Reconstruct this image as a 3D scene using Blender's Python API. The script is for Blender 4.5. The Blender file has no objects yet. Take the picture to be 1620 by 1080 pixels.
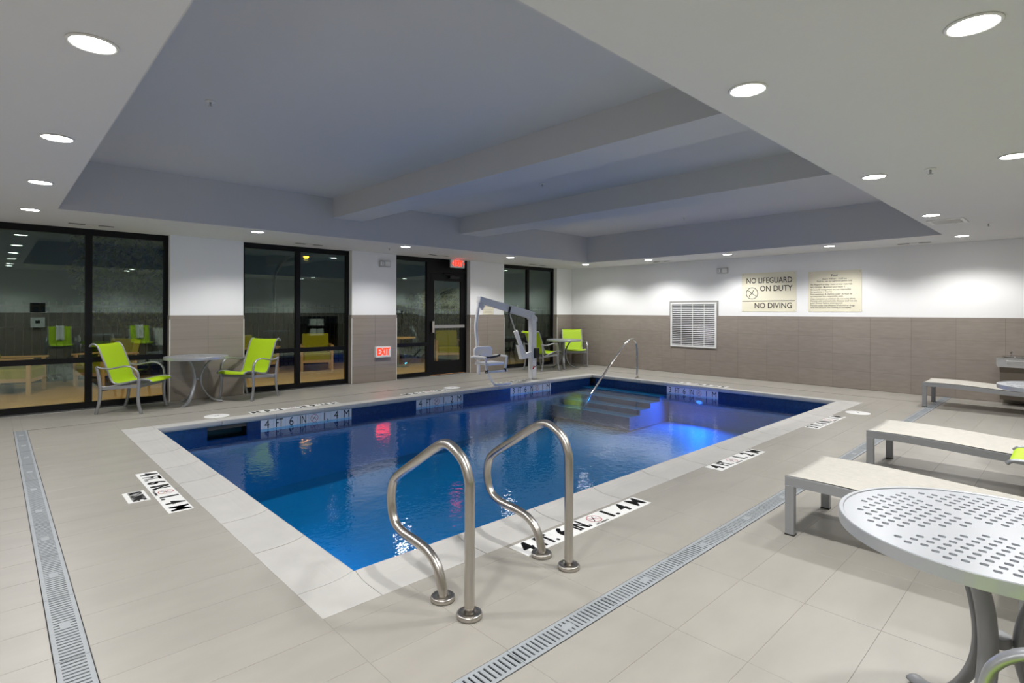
import bpy, math, random
from mathutils import Vector, Matrix
random.seed(7)
scene = bpy.context.scene
COL = scene.collection
PI = math.pi

# ------------------------------------------------------------------ camera
FPX, AZ, Y0, ROLL, CAMH = 863.64, math.radians(46.411), 492.85, math.radians(.187), 1.34
cam_d = bpy.data.cameras.new('camera')
cam = bpy.data.objects.new('camera', cam_d)
COL.objects.link(cam)
cam_d.sensor_fit = 'HORIZONTAL'
cam_d.sensor_width = 36.0
cam_d.lens = FPX / 1620 * 36.0
cam_d.shift_y = (Y0 - 540) / 1620
cam_d.clip_start = .05
fw = Vector((math.cos(AZ), math.sin(AZ), 0))
rt = Vector((math.sin(AZ), -math.cos(AZ), 0))
up = Vector((0, 0, 1))
cr = math.cos(ROLL) * rt + math.sin(ROLL) * up
cu = math.cos(ROLL) * up - math.sin(ROLL) * rt
m = Matrix((cr, cu, -fw)).transposed().to_4x4()
m.translation = (0, 0, CAMH)
cam.matrix_world = m
scene.camera = cam
def project(x, y, z):
    d = x * fw.x + y * fw.y
    if d < .1: return None
    r = x * rt.x + y * rt.y
    return (810 + FPX * r / d, Y0 - FPX * (z - CAMH) / d)

# ------------------------------------------------------------------ world, exposure
vs = scene.view_settings
vs.view_transform = 'Standard'
vs.look = 'None'
vs.gamma = 1
vs.use_curve_mapping = False
vs.exposure = 0.0
world = bpy.data.worlds.new('night')
scene.world = world
world.use_nodes = True
bg = world.node_tree.nodes['Background']
bg.inputs[0].default_value = (.25, .32, .45, 1)
bg.inputs[1].default_value = .012
DOWN_W = 96.0          # one recessed downlight
DISC_E = 34.0          # its glowing lens
POOL_W = 90.0          # underwater lamp

# ------------------------------------------------------------------ dimensions
HC, TZ, BZ = 2.4515, 3.029, 2.735            # soffit, tray ceiling, beam underside
YW, XW, XN, YR = 9.289, 11.01, -.95, -.95    # window wall, right wall, near wall, rear wall
WZ = 1.27                                    # top of the tiled wainscot
TX0, TX1, TY0, TY1 = .514, 9.762, 1.397, 7.788
OX0, OX1, OY0, OY1 = 1.045, 9.43, 2.286, 7.46   # coping outer
IX0, IX1, IY0, IY1 = 1.336, 9.12, 2.56, 7.14    # coping inner lip
WATER = -.155
DRL, DRN, DRF, DRR = (.17, .285), (1.46, 1.575), (8.10, 8.136), (10.09, 10.126)

# ------------------------------------------------------------------ materials
def lin(c):
    c = c / 255.
    return c / 12.92 if c <= .04045 else ((c + .055) / 1.055) ** 2.4
def rgb(r, g, b): return (lin(r), lin(g), lin(b), 1)
MATS = {}
def mat(name, col, rough=.5, metal=0, noise=None, bump=None, objvar=0, emit=None, estr=0, spec=.5, coat=0):
    """noise=(scale xyz, amount, detail) colour mottling, bump=(scale xyz, strength)"""
    if name in MATS: return MATS[name]
    M = bpy.data.materials.new(name); M.use_nodes = True
    nt = M.node_tree; p = nt.nodes['Principled BSDF']
    p.inputs['Base Color'].default_value = col
    p.inputs['Roughness'].default_value = rough
    p.inputs['Metallic'].default_value = metal
    p.inputs['Specular IOR Level'].default_value = spec
    p.inputs['Coat Weight'].default_value = coat
    tc = nt.nodes.new('ShaderNodeTexCoord')
    def noise_node(sc, det):
        mp = nt.nodes.new('ShaderNodeMapping'); mp.inputs['Scale'].default_value = sc
        geo = nt.nodes.new('ShaderNodeNewGeometry')
        nt.links.new(geo.outputs['Position'], mp.inputs['Vector'])
        n = nt.nodes.new('ShaderNodeTexNoise'); n.inputs['Scale'].default_value = 1
        n.inputs['Detail'].default_value = det
        nt.links.new(mp.outputs[0], n.inputs['Vector'])
        return n
    last = None
    if noise or objvar:
        hsv = nt.nodes.new('ShaderNodeHueSaturation'); hsv.inputs['Color'].default_value = col
        val = None
        if noise:
            n = noise_node(noise[0], noise[2])
            mr = nt.nodes.new('ShaderNodeMapRange')
            mr.inputs['From Min'].default_value = .25; mr.inputs['From Max'].default_value = .75
            mr.inputs['To Min'].default_value = 1 - noise[1]; mr.inputs['To Max'].default_value = 1 + noise[1]
            nt.links.new(n.outputs['Fac'], mr.inputs['Value']); val = mr.outputs[0]
        if objvar:
            oi = nt.nodes.new('ShaderNodeObjectInfo')
            mr = nt.nodes.new('ShaderNodeMapRange')
            mr.inputs['To Min'].default_value = 1 - objvar; mr.inputs['To Max'].default_value = 1 + objvar
            nt.links.new(oi.outputs['Random'], mr.inputs['Value'])
            if val:
                mu = nt.nodes.new('ShaderNodeMath'); mu.operation = 'MULTIPLY'
                nt.links.new(val, mu.inputs[0]); nt.links.new(mr.outputs[0], mu.inputs[1]); val = mu.outputs[0]
            else: val = mr.outputs[0]
        nt.links.new(val, hsv.inputs['Value'])
        nt.links.new(hsv.outputs[0], p.inputs['Base Color'])
    if bump:
        n = noise_node(bump[0], 3)
        b = nt.nodes.new('ShaderNodeBump'); b.inputs['Strength'].default_value = bump[1]; b.inputs['Distance'].default_value = .01
        nt.links.new(n.outputs['Fac'], b.inputs['Height']); nt.links.new(b.outputs[0], p.inputs['Normal'])
    if emit:
        p.inputs['Emission Color'].default_value = emit; p.inputs['Emission Strength'].default_value = estr
    MATS[name] = M
    return M
def mirror_mix(name, ior, tint, gloss_rough=0.0, bump=None, gl=(1, 1, 1, 1)):
    """see-through surface: Fresnel mix of clear transmission and mirror reflection"""
    M = bpy.data.materials.new(name); M.use_nodes = True; nt = M.node_tree
    for n in list(nt.nodes): nt.nodes.remove(n)
    out = nt.nodes.new('ShaderNodeOutputMaterial'); mix = nt.nodes.new('ShaderNodeMixShader')
    fr = nt.nodes.new('ShaderNodeFresnel'); fr.inputs['IOR'].default_value = ior
    gb = nt.nodes.new('ShaderNodeNewGeometry'); mi = nt.nodes.new('ShaderNodeMapRange')   # same reflectance from both faces of a pane
    mi.inputs['To Min'].default_value = ior; mi.inputs['To Max'].default_value = 1 / ior
    nt.links.new(gb.outputs['Backfacing'], mi.inputs['Value']); nt.links.new(mi.outputs[0], fr.inputs['IOR'])
    tr = nt.nodes.new('ShaderNodeBsdfTransparent'); tr.inputs[0].default_value = tint
    gs = nt.nodes.new('ShaderNodeBsdfGlossy'); gs.inputs['Roughness'].default_value = gloss_rough; gs.inputs['Color'].default_value = gl
    nt.links.new(fr.outputs[0], mix.inputs[0]); nt.links.new(tr.outputs[0], mix.inputs[1]); nt.links.new(gs.outputs[0], mix.inputs[2])
    nt.links.new(mix.outputs[0], out.inputs[0])
    if bump:
        geo = nt.nodes.new('ShaderNodeNewGeometry'); acc = None
        for sc, st in bump:
            n = nt.nodes.new('ShaderNodeTexNoise'); n.inputs['Scale'].default_value = sc; n.inputs['Detail'].default_value = 2
            nt.links.new(geo.outputs['Position'], n.inputs['Vector'])
            b = nt.nodes.new('ShaderNodeBump'); b.inputs['Strength'].default_value = st; b.inputs['Distance'].default_value = .02
            nt.links.new(n.outputs['Fac'], b.inputs['Height'])
            if acc: nt.links.new(acc.outputs[0], b.inputs['Normal'])
            acc = b
        nt.links.new(acc.outputs[0], gs.inputs['Normal']); nt.links.new(acc.outputs[0], fr.inputs['Normal'])
    MATS[name] = M
    return M

M_wall = mat('white_paint', (.86, .86, .855, 1), .75, noise=((1.3, 1.3, 1.3), .012, 2), bump=((60, 60, 60), .04))
M_ceil = mat('ceiling_paint', (.71, .705, .685, 1), .8, bump=((40, 40, 40), .05))
M_tray = mat('tray_grey', (.58, .58, .575, 1), .8, bump=((40, 40, 40), .05))  # greyer than the soffit to match the tray's darker tone
M_wtile = mat('taupe_wall_tile', rgb(146, 137, 128), .33, noise=((.9, 5, 26), .09, 4), objvar=.035)
M_wgrout = mat('taupe_grout', rgb(112, 104, 97), .8)
M_ftile = mat('deck_tile', rgb(158, 154, 146), .38, noise=((2.2, 5.5, 3), .07, 5), objvar=.012, bump=((14, 30, 10), .04))
M_fgrout = mat('deck_grout', rgb(150, 146, 138), .85)
M_coping = mat('coping_stone', rgb(188, 186, 182), .5, noise=((5, 5, 5), .05, 4), objvar=.02)
M_cgrout = mat('coping_joint', rgb(92, 86, 78), .9)
M_band = mat('navy_mosaic', rgb(20, 52, 104), .25, noise=((26, 26, 26), .35, 3))
M_basin = mat('blue_plaster', rgb(26, 140, 178), .6, noise=((6, 6, 6), .06, 3))
M_step = mat('step_plaster', rgb(58, 106, 138), .6, noise=((6, 6, 6), .06, 3))
M_chan = mat('drain_channel', rgb(12, 12, 13), .8)
M_grate = mat('grate_plastic', rgb(152, 157, 161), .5, noise=((30, 30, 30), .05, 3))
M_black = mat('black_anodised', rgb(9, 9, 11), .45, spec=.25)
M_blackp = mat('black_plastic', rgb(18, 18, 19), .5)
M_steel = mat('brushed_steel', rgb(190, 185, 178), .28, 1, noise=((40, 40, 8), .06, 3))
M_chrome = mat('polished_steel', rgb(205, 203, 200), .14, 1)
M_alu = mat('satin_aluminium', rgb(190, 190, 190), .35, .9)
M_frame = mat('silver_powdercoat', rgb(158, 160, 163), .34, .55)
M_frame2 = mat('grey_powdercoat', rgb(150, 152, 155), .4, .35)
M_tabtop = mat('table_silver', rgb(176, 179, 184), .32, .45)
M_lime = mat('lime_sling', rgb(172, 206, 6), .6, bump=((260, 260, 260), .15))
M_white = mat('white_plastic', rgb(232, 232, 230), .45)
M_lift = mat('lift_white', rgb(232, 232, 232), .4)
M_sling = mat('white_woven_sling', rgb(190, 186, 177), .75, noise=((160, 22, 60), .12, 3), bump=((300, 60, 100), .35))
M_mark = mat('marker_white', rgb(238, 238, 236), .35)
M_markw = mat('marker_wall', rgb(206, 212, 222), .3)
M_ink = mat('black_ink', rgb(16, 16, 16), .5)
M_red = mat('red_ink', rgb(176, 34, 40), .5)
M_sign = mat('cream_sign', rgb(232, 226, 203), .5)
M_ink2 = mat('sign_ink', rgb(52, 48, 42), .55)
M_exit = mat('exit_red', rgb(255, 70, 40), .5, emit=rgb(255, 62, 30), estr=1.5)
M_lens = mat('lamp_lens', (1, 1, 1, 1), .5, emit=(1, .985, .95, 1), estr=DISC_E)
M_plens = mat('pool_lamp_lens', (1, 1, 1, 1), .5, emit=(.10, .22, 1, 1), estr=2.6)
M_trim = mat('white_trim', rgb(226, 225, 220), .4)
M_vent = mat('vent_white', rgb(214, 213, 209), .5)
M_dark = mat('vent_dark', rgb(60, 60, 60), .8)
M_fount = mat('fountain_taupe', rgb(118, 110, 99), .45, .2)
M_towel = mat('towel_white', rgb(222, 222, 218), .9, bump=((120, 120, 120), .3))
M_patio = mat('patio_paving', rgb(186, 152, 112), .8, noise=((3, 3, 3), .06, 4))
M_earth = mat('planting_gravel', rgb(70, 68, 62), .9, noise=((9, 9, 9), .5, 3))
M_cush = mat('yellow_cushion', rgb(158, 160, 22), .8)
M_wood = mat('pale_frame', rgb(200, 170, 135), .6)
M_leaf = mat('leaf', rgb(116, 122, 42), .7, noise=((3, 3, 3), .4, 2))
M_bark = mat('bark', rgb(130, 122, 110), .8, noise=((12, 12, 4), .2, 3))
M_pole = mat('lamp_pole', rgb(80, 80, 82), .5, .4)
M_sod = mat('sodium_glow', (1, .5, .08, 1), .5, emit=(1, .30, .015, 1), estr=22)
M_warm = mat('warm_lens', (1, .8, .6, 1), .5, emit=(1, .68, .36, 1), estr=6)
M_glass = mirror_mix('window_glass', 1.85, (.74, .84, .78, 1), 0, gl=(.88, 1, .94, 1))
M_water = mirror_mix('water', 1.33, (.22, .66, .84, 1), .03, bump=((1.3, .16), (6, .09), (22, .085)))

# ------------------------------------------------------------------ mesh helpers
class MB:
    def __init__(s): s.v = []; s.f = []; s.sm = []
    def add(s, vs, fs, smooth=False):
        o = len(s.v); s.v += [tuple(v) for v in vs]
        for f in fs: s.f.append(tuple(i + o for i in f)); s.sm.append(smooth)
        return s
    def box(s, x0, x1, y0, y1, z0, z1):
        return s.add([(x0, y0, z0), (x1, y0, z0), (x1, y1, z0), (x0, y1, z0), (x0, y0, z1), (x1, y0, z1), (x1, y1, z1), (x0, y1, z1)],
                     [(3, 2, 1, 0), (4, 5, 6, 7), (0, 1, 5, 4), (1, 2, 6, 5), (2, 3, 7, 6), (3, 0, 4, 7)])
    def bbox(s, x0, x1, y0, y1, z0, z1, b=.006):
        """box with bevelled vertical and top edges"""
        def ring(z, i): return [(x0 + i, y0, z), (x1 - i, y0, z), (x1, y0 + i, z), (x1, y1 - i, z), (x1 - i, y1, z), (x0 + i, y1, z), (x0, y1 - i, z), (x0, y0 + i, z)]
        a = ring(z0, b); c = ring(z1 - b, b)
        d = [(x0 + b, y0 + b, z1), (x1 - b, y0 + b, z1), (x1 - b, y1 - b, z1), (x0 + b, y1 - b, z1)]
        fs = [tuple(range(7, -1, -1))]
        for i in range(8): fs.append((i, (i + 1) % 8, 8 + (i + 1) % 8, 8 + i))
        fs += [(8, 9, 17, 16), (9, 10, 17), (10, 11, 18, 17), (11, 12, 18), (12, 13, 19, 18), (13, 14, 19), (14, 15, 16, 19), (15, 8, 16), (16, 17, 18, 19)]
        return s.add(a + c + d, fs)
    def quad(s, a, b, c, d): return s.add([a, b, c, d], [(0, 1, 2, 3)])
    def sweep(s, pts, rx, ry=None, side=None, n=10, rect=False, caps=True, smooth=True):
        """tube along pts; rx across the 'side' axis, ry in the other; each may be a list"""
        pts = [Vector(p) for p in pts]; N = len(pts)
        ry = rx if ry is None else ry
        rings = []
        prev = None
        for i, p in enumerate(pts):
            t = (pts[min(i + 1, N - 1)] - pts[max(i - 1, 0)]).normalized()
            if side is not None: a = Vector(side)
            elif prev is not None: a = prev
            else: a = Vector((0, 0, 1)) if abs(t.z) < .9 else Vector((1, 0, 0))
            b = t.cross(a)
            if b.length < 1e-5: b = t.cross(Vector((.3, 1, .2)))
            b.normalize(); a = b.cross(t).normalized(); prev = a
            wx = rx[i] if isinstance(rx, (list, tuple)) else rx
            wy = ry[i] if isinstance(ry, (list, tuple)) else ry
            if rect: ring = [p + a * wx * u + b * wy * w for u, w in ((1, 1), (-1, 1), (-1, -1), (1, -1))]
            else: ring = [p + a * wx * math.cos(2 * PI * k / n) + b * wy * math.sin(2 * PI * k / n) for k in range(n)]
            rings.append(ring)
        k = 4 if rect else n
        vs = [v for r in rings for v in r]; fs = []
        for i in range(N - 1):
            for j in range(k):
                fs.append((i * k + j, i * k + (j + 1) % k, (i + 1) * k + (j + 1) % k, (i + 1) * k + j))
        s.add(vs, fs, smooth and not rect)
        if caps:
            s.add(rings[0], [tuple(range(k))]); s.add(rings[-1], [tuple(range(k - 1, -1, -1))])
        return s
    def lathe(s, prof, c=(0, 0, 0), n=24, axis='z', smooth=True):
        rings = []
        for r, h in prof:
            for k in range(n):
                a = 2 * PI * k / n; x, y = r * math.cos(a), r * math.sin(a)
                if axis == 'z': v = (c[0] + x, c[1] + y, c[2] + h)
                elif axis == 'x': v = (c[0] + h, c[1] + x, c[2] + y)
                else: v = (c[0] + x, c[1] + h, c[2] + y)
                rings.append(v)
        fs = []
        for i in range(len(prof) - 1):
            for j in range(n): fs.append((i * n + j, i * n + (j + 1) % n, (i + 1) * n + (j + 1) % n, (i + 1) * n + j))
        s.add(rings, fs, smooth)
        if prof[0][0] > 1e-6: s.add(rings[:n], [tuple(range(n - 1, -1, -1))])
        if prof[-1][0] > 1e-6: s.add(rings[-n:], [tuple(range(n))])
        return s
    def prism(s, poly, axis, a, b):
        """poly in the two other axes, extruded from a to b"""
        n = len(poly)
        def pt(p, t): return (t, p[0], p[1]) if axis == 'x' else ((p[0], t, p[1]) if axis == 'y' else (p[0], p[1], t))
        return s.add([pt(p, a) for p in poly] + [pt(p, b) for p in poly],
                     [tuple(range(n - 1, -1, -1)), tuple(range(n, 2 * n))] + [(i, (i + 1) % n, n + (i + 1) % n, n + i) for i in range(n)])
    def mesh(s, name, m):
        me = bpy.data.meshes.new(name); me.from_pydata(s.v, [], s.f)
        me.polygons.foreach_set('use_smooth', s.sm)
        if m: me.materials.append(m)
        import bmesh
        bm = bmesh.new(); bm.from_mesh(me); bmesh.ops.remove_doubles(bm, verts=bm.verts, dist=1e-5)
        bmesh.ops.recalc_face_normals(bm, faces=bm.faces); bm.to_mesh(me); bm.free()
        return me
    def build(s, name, m, parent=None, loc=None): return put(name, s.mesh(name, m), parent, loc)
def put(name, me, parent=None, loc=None, rot=None):
    o = bpy.data.objects.new(name, me); COL.objects.link(o)
    if parent: o.parent = parent
    if loc: o.location = loc
    if rot: o.rotation_euler = rot
    return o
def tag(o, label, cat, group=None, kind=None):
    o['label'] = label; o['category'] = cat
    if group: o['group'] = group
    if kind: o['kind'] = kind
    return o
def thing(name, label, cat, loc=(0, 0, 0), rz=0, group=None, kind=None):
    o = bpy.data.objects.new(name, None); COL.objects.link(o); o.empty_display_size = .1
    o.location = loc; o.rotation_euler = (0, 0, rz)
    return tag(o, label, cat, group, kind)
def copy_tree(o, parent=None):
    c = o.copy(); COL.objects.link(c); c.parent = parent
    for ch in list(o.children): copy_tree(ch, c)
    return c
def crom(P, k=6):
    P = [Vector(p) for p in P]; out = []
    for i in range(len(P) - 1):
        p0, p1, p2, p3 = P[max(i - 1, 0)], P[i], P[i + 1], P[min(i + 2, len(P) - 1)]
        for j in range(k):
            t = j / k
            out.append(.5 * ((2 * p1) + (p2 - p0) * t + (2 * p0 - 5 * p1 + 4 * p2 - p3) * t * t + (3 * p1 - p0 - 3 * p2 + p3) * t ** 3))
    return out + [P[-1]]
def subtract(rects, h):
    out = []
    for (a, b, c, d) in rects:
        x0, x1, y0, y1 = max(a, h[0]), min(b, h[1]), max(c, h[2]), min(d, h[3])
        if x0 >= x1 - 1e-6 or y0 >= y1 - 1e-6: out.append((a, b, c, d)); continue
        if a < x0 - 1e-6: out.append((a, x0, c, d))
        if x1 < b - 1e-6: out.append((x1, b, c, d))
        if c < y0 - 1e-6: out.append((x0, x1, c, y0))
        if y1 < d - 1e-6: out.append((x0, x1, y1, d))
    return out
TXT = {}
def text_mesh(body, size, m, bold=0.0, align='CENTER', sx=1.0):
    key = (body, size, m.name, bold, align, sx)
    if key in TXT: return TXT[key]
    cu_ = bpy.data.curves.new('lettering', 'FONT'); cu_.body = body; cu_.size = size
    cu_.align_x = align; cu_.align_y = 'CENTER'; cu_.offset = min(bold, .014) * size; cu_.extrude = .0006; cu_.resolution_u = 3
    ob = bpy.data.objects.new('lettering', cu_); COL.objects.link(ob)
    dg = bpy.context.evaluated_depsgraph_get(); dg.update()
    me = bpy.data.meshes.new_from_object(ob.evaluated_get(dg))
    bpy.data.objects.remove(ob); me.materials.clear(); me.materials.append(m)
    for v in me.vertices: v.co.x *= sx
    if bold > .015:       # heavy face: the same outlines struck three times side by side
        import bmesh
        bm = bmesh.new()
        for dx in (-bold, 0, bold):
            k0 = len(bm.verts); bm.from_mesh(me); bm.verts.ensure_lookup_table()
            for v in bm.verts[k0:]: v.co.x += dx * size * .9
        bm.to_mesh(me); bm.free()
    TXT[key] = me
    return me
def spot(name, loc, power, col, size, blend, radius, direction=(0, 0, -1), parent=None):
    d = bpy.data.lights.new(name, 'SPOT'); d.energy = power; d.color = col; d.spot_size = size; d.spot_blend = blend; d.shadow_soft_size = radius
    o = bpy.data.objects.new(name, d); COL.objects.link(o)
    o.location = loc; o.rotation_euler = Vector(direction).to_track_quat('-Z', 'Y').to_euler()
    if parent: o.parent = parent
    return o

# ================================================================== THE ROOM
def struct(o, label=None, cat=None):
    o['kind'] = 'structure'
    if label: o['label'] = label; o['category'] = cat
    return o
# ---- floor: grout bed with holes, tiles laid on it
floor_r = [(XN, XW, YR, YW + .13)]
HOLES = [(OX0, OX1, OY0, OY1), (DRL[0], DRL[1], YR, DRF[1]), (DRL[1], XW - .001, DRN[0], DRN[1]), (DRL[1], DRR[1], DRF[0], DRF[1]), (DRR[0], DRR[1], DRN[1], DRF[0])]
rs = floor_r
for h in HOLES: rs = subtract(rs, h)
b = MB()
for a, c, d, e in rs: b.box(a, c, d, e, -.09, -.0014)
floor = struct(b.build('floor', M_fgrout), 'pale grey tiled pool deck floor', 'floor')
def grid_tiles():
    L = []
    def band(x0, x1, y0, y1, gx, px, gy, py):
        k0 = math.floor((x0 - gx) / px); j0 = math.floor((y0 - gy) / py)
        k = k0
        while gx + k * px < x1:
            j = j0
            while gy + j * py < y1:
                r = (max(x0, gx + k * px), min(x1, gx + (k + 1) * px), max(y0, gy + j * py), min(y1, gy + (j + 1) * py))
                if r[1] - r[0] > .01 and r[3] - r[2] > .01: L.append(r)
                j += 1
            k += 1
    band(XN, DRL[0], YR, YW, -.93, 1.1, 2.74, .2835)
    band(DRL[1], OX0, DRN[1], DRF[0], DRL[1], .8, 2.74, .2835)
    band(DRL[1], XW, YR, DRN[0], 1.483, .617, 1.188, .2985)
    band(OX0, DRR[0], DRN[1], OY0, 1.483, .617, 1.875, .3085)
    band(OX0, DRR[0], OY1, DRF[0], 1.483, .617, 1.875, .3085)
    band(OX1, DRR[0], OY0, OY1, 1.483, .617, 1.875, .3085)
    band(DRR[1], XW, DRN[1], YW, 1.483, .617, 1.875, .3085)
    band(DRL[0], DRR[1], DRF[1], YW, 1.483, .617, 1.875, .3085)
    return L
def vis_area(r):
    P = [project(x, y, 0) for x, y in ((r[0], r[2]), (r[1], r[2]), (r[1], r[3]), (r[0], r[3]))]
    if any(p is None for p in P): return 0
    cx = sum(p[0] for p in P) / 4; cy = sum(p[1] for p in P) / 4
    if not (-60 < cx < 1680 and cy < 1130): return 0
    return abs(sum(P[i][0] * P[(i + 1) % 4][1] - P[(i + 1) % 4][0] * P[i][1] for i in range(4))) / 2
tiles = sorted(grid_tiles(), key=lambda r: -vis_area(r))
G = .0009
cache = {}
for r in tiles[:298]:
    w, d = round(r[1] - r[0], 4), round(r[3] - r[2], 4)
    if (w, d) not in cache: cache[(w, d)] = MB().bbox(-w / 2 + G, w / 2 - G, -d / 2 + G, d / 2 - G, -.008, 0, .0006).mesh('floor_tile', M_ftile)
    put('floor_tile', cache[(w, d)], floor, ((r[0] + r[1]) / 2, (r[2] + r[3]) / 2, 0))
b = MB()
for r in tiles[298:]: b.box(r[0] + G, r[1] - G, r[2] + G, r[3] - G, -.006, 0)
o = b.build('floor_tiling', M_ftile, floor); o['kind'] = 'stuff'
b = MB()   # window bays: aluminium sill strips
for x0, x1 in ((-.03, 1.894), (2.909, 4.783), (5.716, 7.578), (8.58, 10.422)):
    b.box(x0, x1, YW - .01, YW + .12, -.002, .006)
struct(b.build('trim_1', M_alu), 'thin aluminium floor strips along the foot of the windows', 'trim')

# ---- trench drains with slotted covers
SECL = .6
def grate_mesh(L, w, gm):
    g = MB(); e = .016 if w > .06 else .005
    g.box(0, L - .003, 0, e, -.004, .0012).box(0, L - .003, w - e, w, -.004, .0012)
    n = int(L / .0245); p = (L - .003) / n
    for k in range(n + 1):
        wd = .0155 if 0 < k < n else .012
        g.box(max(0, k * p - wd / 2), min(L - .003, k * p + wd / 2), e, w - e, -.004, .001)
    if w > .06: g.box(L / 2 - .035, L / 2 + .035, w / 2 - .018, w / 2 + .018, -.0035, .0013)
    return g.mesh('grate_cover', gm)
def drain(label, x0, x1, y0, y1, along):
    t = thing('trench_drain', label, 'floor drain', ((x0 + x1) / 2, (y0 + y1) / 2, -.08), 0, 'trench drains around the pool')
    b = MB(); X0, X1, Y0_, Y1_ = x0 - t.location.x, x1 - t.location.x, y0 - t.location.y, y1 - t.location.y
    b.box(X0, X1, Y0_, Y1_, 0, .004)
    b.box(X0, X1, Y0_, Y0_ + .003, .004, .079).box(X0, X1, Y1_ - .003, Y1_, .004, .079).box(X0, X0 + .003, Y0_, Y1_, .004, .079).box(X1 - .003, X1, Y0_, Y1_, .004, .079)
    b.build('channel', M_chan, t)
    L = (x1 - x0) if along == 'x' else (y1 - y0); n = round(L / SECL); s = L / n
    w = ((y1 - y0) if along == 'x' else (x1 - x0)) - .007
    me = grate_mesh(s, w, M_grate if w > .06 else mat('beige_grate', rgb(150, 146, 139), .5))
    for k in range(n):
        if along == 'x': put('grate_cover', me, t, (X0 + k * s, Y0_ + .0035, .08))
        else: put('grate_cover', me, t, (X1 - .0035, Y0_ + k * s, .08), (0, 0, PI / 2))
drain('slotted grey floor drain left of the pool, running toward the windows', DRL[0], DRL[1], YR + .005, DRF[1], 'y')
drain('slotted grey floor drain between the handrails and the loungers', DRL[1] + .001, XW - .01, DRN[0], DRN[1], 'x')
drain('slotted floor drain along the deck in front of the window wall', DRL[1] + .001, DRR[1], DRF[0], DRF[1], 'x')
drain('slotted floor drain along the deck in front of the tiled right wall', DRR[0], DRR[1], DRN[1] + .001, DRF[0] - .001, 'y')

# ---- walls
OPEN = [(-.03, 1.894), (2.909, 4.783), (5.716, 7.578), (8.58, 10.422)]
b = MB(); x = XN
SEG = []
for a, c in OPEN + [(XW, XW)]:
    if a > x: SEG.append((x, a))
    x = c
for a, c in SEG: b.box(a, c, YW, YW + .22, -.09, HC + .02)
wall_left = struct(b.build('wall_left', M_wall), 'white window wall with piers between the tall windows', 'wall')
wall_right = struct(MB().box(XW, XW + .2, YR - .2, YW + .22, -.09, HC + .02).build('wall_right', M_wall), 'white wall over taupe tile wainscot with the pool signs', 'wall')
wall_rear = struct(MB().box(XN - .2, XW, YR - .2, YR, -.09, HC + .02).build('wall_rear', M_wall), 'white wall with tiled wainscot behind the loungers', 'wall')
wall_near = struct(MB().box(XN - .2, XN, YR, YW + .22, -.09, HC + .02).build('wall_near', M_wall), 'white wall with tiled wainscot behind the camera', 'wall')
ROWS = [(0.004, .314), (.314, .6135), (.6135, .913), (.913, 1.2045), (1.2045, WZ)]
TG, TT = .0014, .012
wc = {}
def wall_tiles(parent, plane, pos, spans, inward, base, pitch, skip=None):
    """stack-bonded tiles on a wall plane; grout backing plus one object for each tile"""
    lo, hi = min(s[0] for s in spans), max(s[1] for s in spans)
    g = MB()
    for s0, s1 in spans:
        p0, p1 = sorted((pos, pos + inward * (TT - .002)))
        (g.box(p0, p1, s0, s1, 0, WZ - .001) if plane == 'x' else g.box(s0, s1, p0, p1, 0, WZ - .001))
        k = math.floor((s0 - base) / pitch) - 1
        while base + k * pitch < s1:
            a, c = max(s0, base + k * pitch), min(s1, base + (k + 1) * pitch); k += 1
            if c - a < .012: continue
            for z0, z1 in ROWS:
                R = [(a, c, z0, z1)]
                if skip: R = subtract(R, skip)
                for (a2, c2, z2, z3) in R:
                    if c2 - a2 < .012 or z3 - z2 < .01: continue
                    w, h = round(c2 - a2, 4), round(z3 - z2, 4)
                    key = (plane, w, h, inward)
                    if key not in wc:
                        q = sorted((0, inward * TT))
                        mb = MB()
                        if plane == 'x': mb.box(q[0], q[1], -w / 2 + TG, w / 2 - TG, -h / 2 + TG, h / 2 - TG)
                        else: mb.box(-w / 2 + TG, w / 2 - TG, q[0], q[1], -h / 2 + TG, h / 2 - TG)
                        wc[key] = mb.mesh('wall_tile', M_wtile)
                    cpos = (pos, (a2 + c2) / 2, (z2 + z3) / 2) if plane == 'x' else ((a2 + c2) / 2, pos, (z2 + z3) / 2)
                    put('wall_tile', wc[key], parent, cpos)
    g.build('tile_bed', M_wgrout, parent)
GR = (5.331, 6.394, .583, 1.548)    # wall grille on the right wall: y0,y1,z0,z1
wall_tiles(wall_right, 'x', XW, [(YR, YW)], -1, .828, .5795, (GR[0] + .01, GR[1] - .01, GR[2] + .01, 2))
for a, c in SEG: wall_tiles(wall_left, 'y', YW, [(a, c)], -1, (a + c) / 2, (c - a) / 2 if c - a < 1.2 else .5)
for sgn in (1, -1):
    pass
b = MB()     # jamb returns of the wainscot and their edge trims
e = MB()
for a, c in SEG:
    for xx, s in ((a, -1), (c, 1)):
        if xx in (XN, XW): continue
        q = sorted((xx, xx + s * .010)); b.box(q[0], q[1], YW - TT, YW + .118, .004, WZ)
        q = sorted((xx - s * .001, xx + s * .011)); e.box(q[0], q[1], YW - TT - .003, YW - TT + .004, .004, WZ - .06)
b.build('jamb_tile', M_wtile, wall_left); e.build('edge_trim', M_trim, wall_left)
# rear and near walls stand behind the camera: joined wainscot sheets
for par, bx in ((wall_rear, (XN, XW - TT, YR, YR + TT, 0.004, WZ)), (wall_near, (XN, XN + TT, YR + TT, YW - TT, 0.004, WZ))):
    MB().box(*bx).build('wainscot', M_wtile, par)

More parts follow.
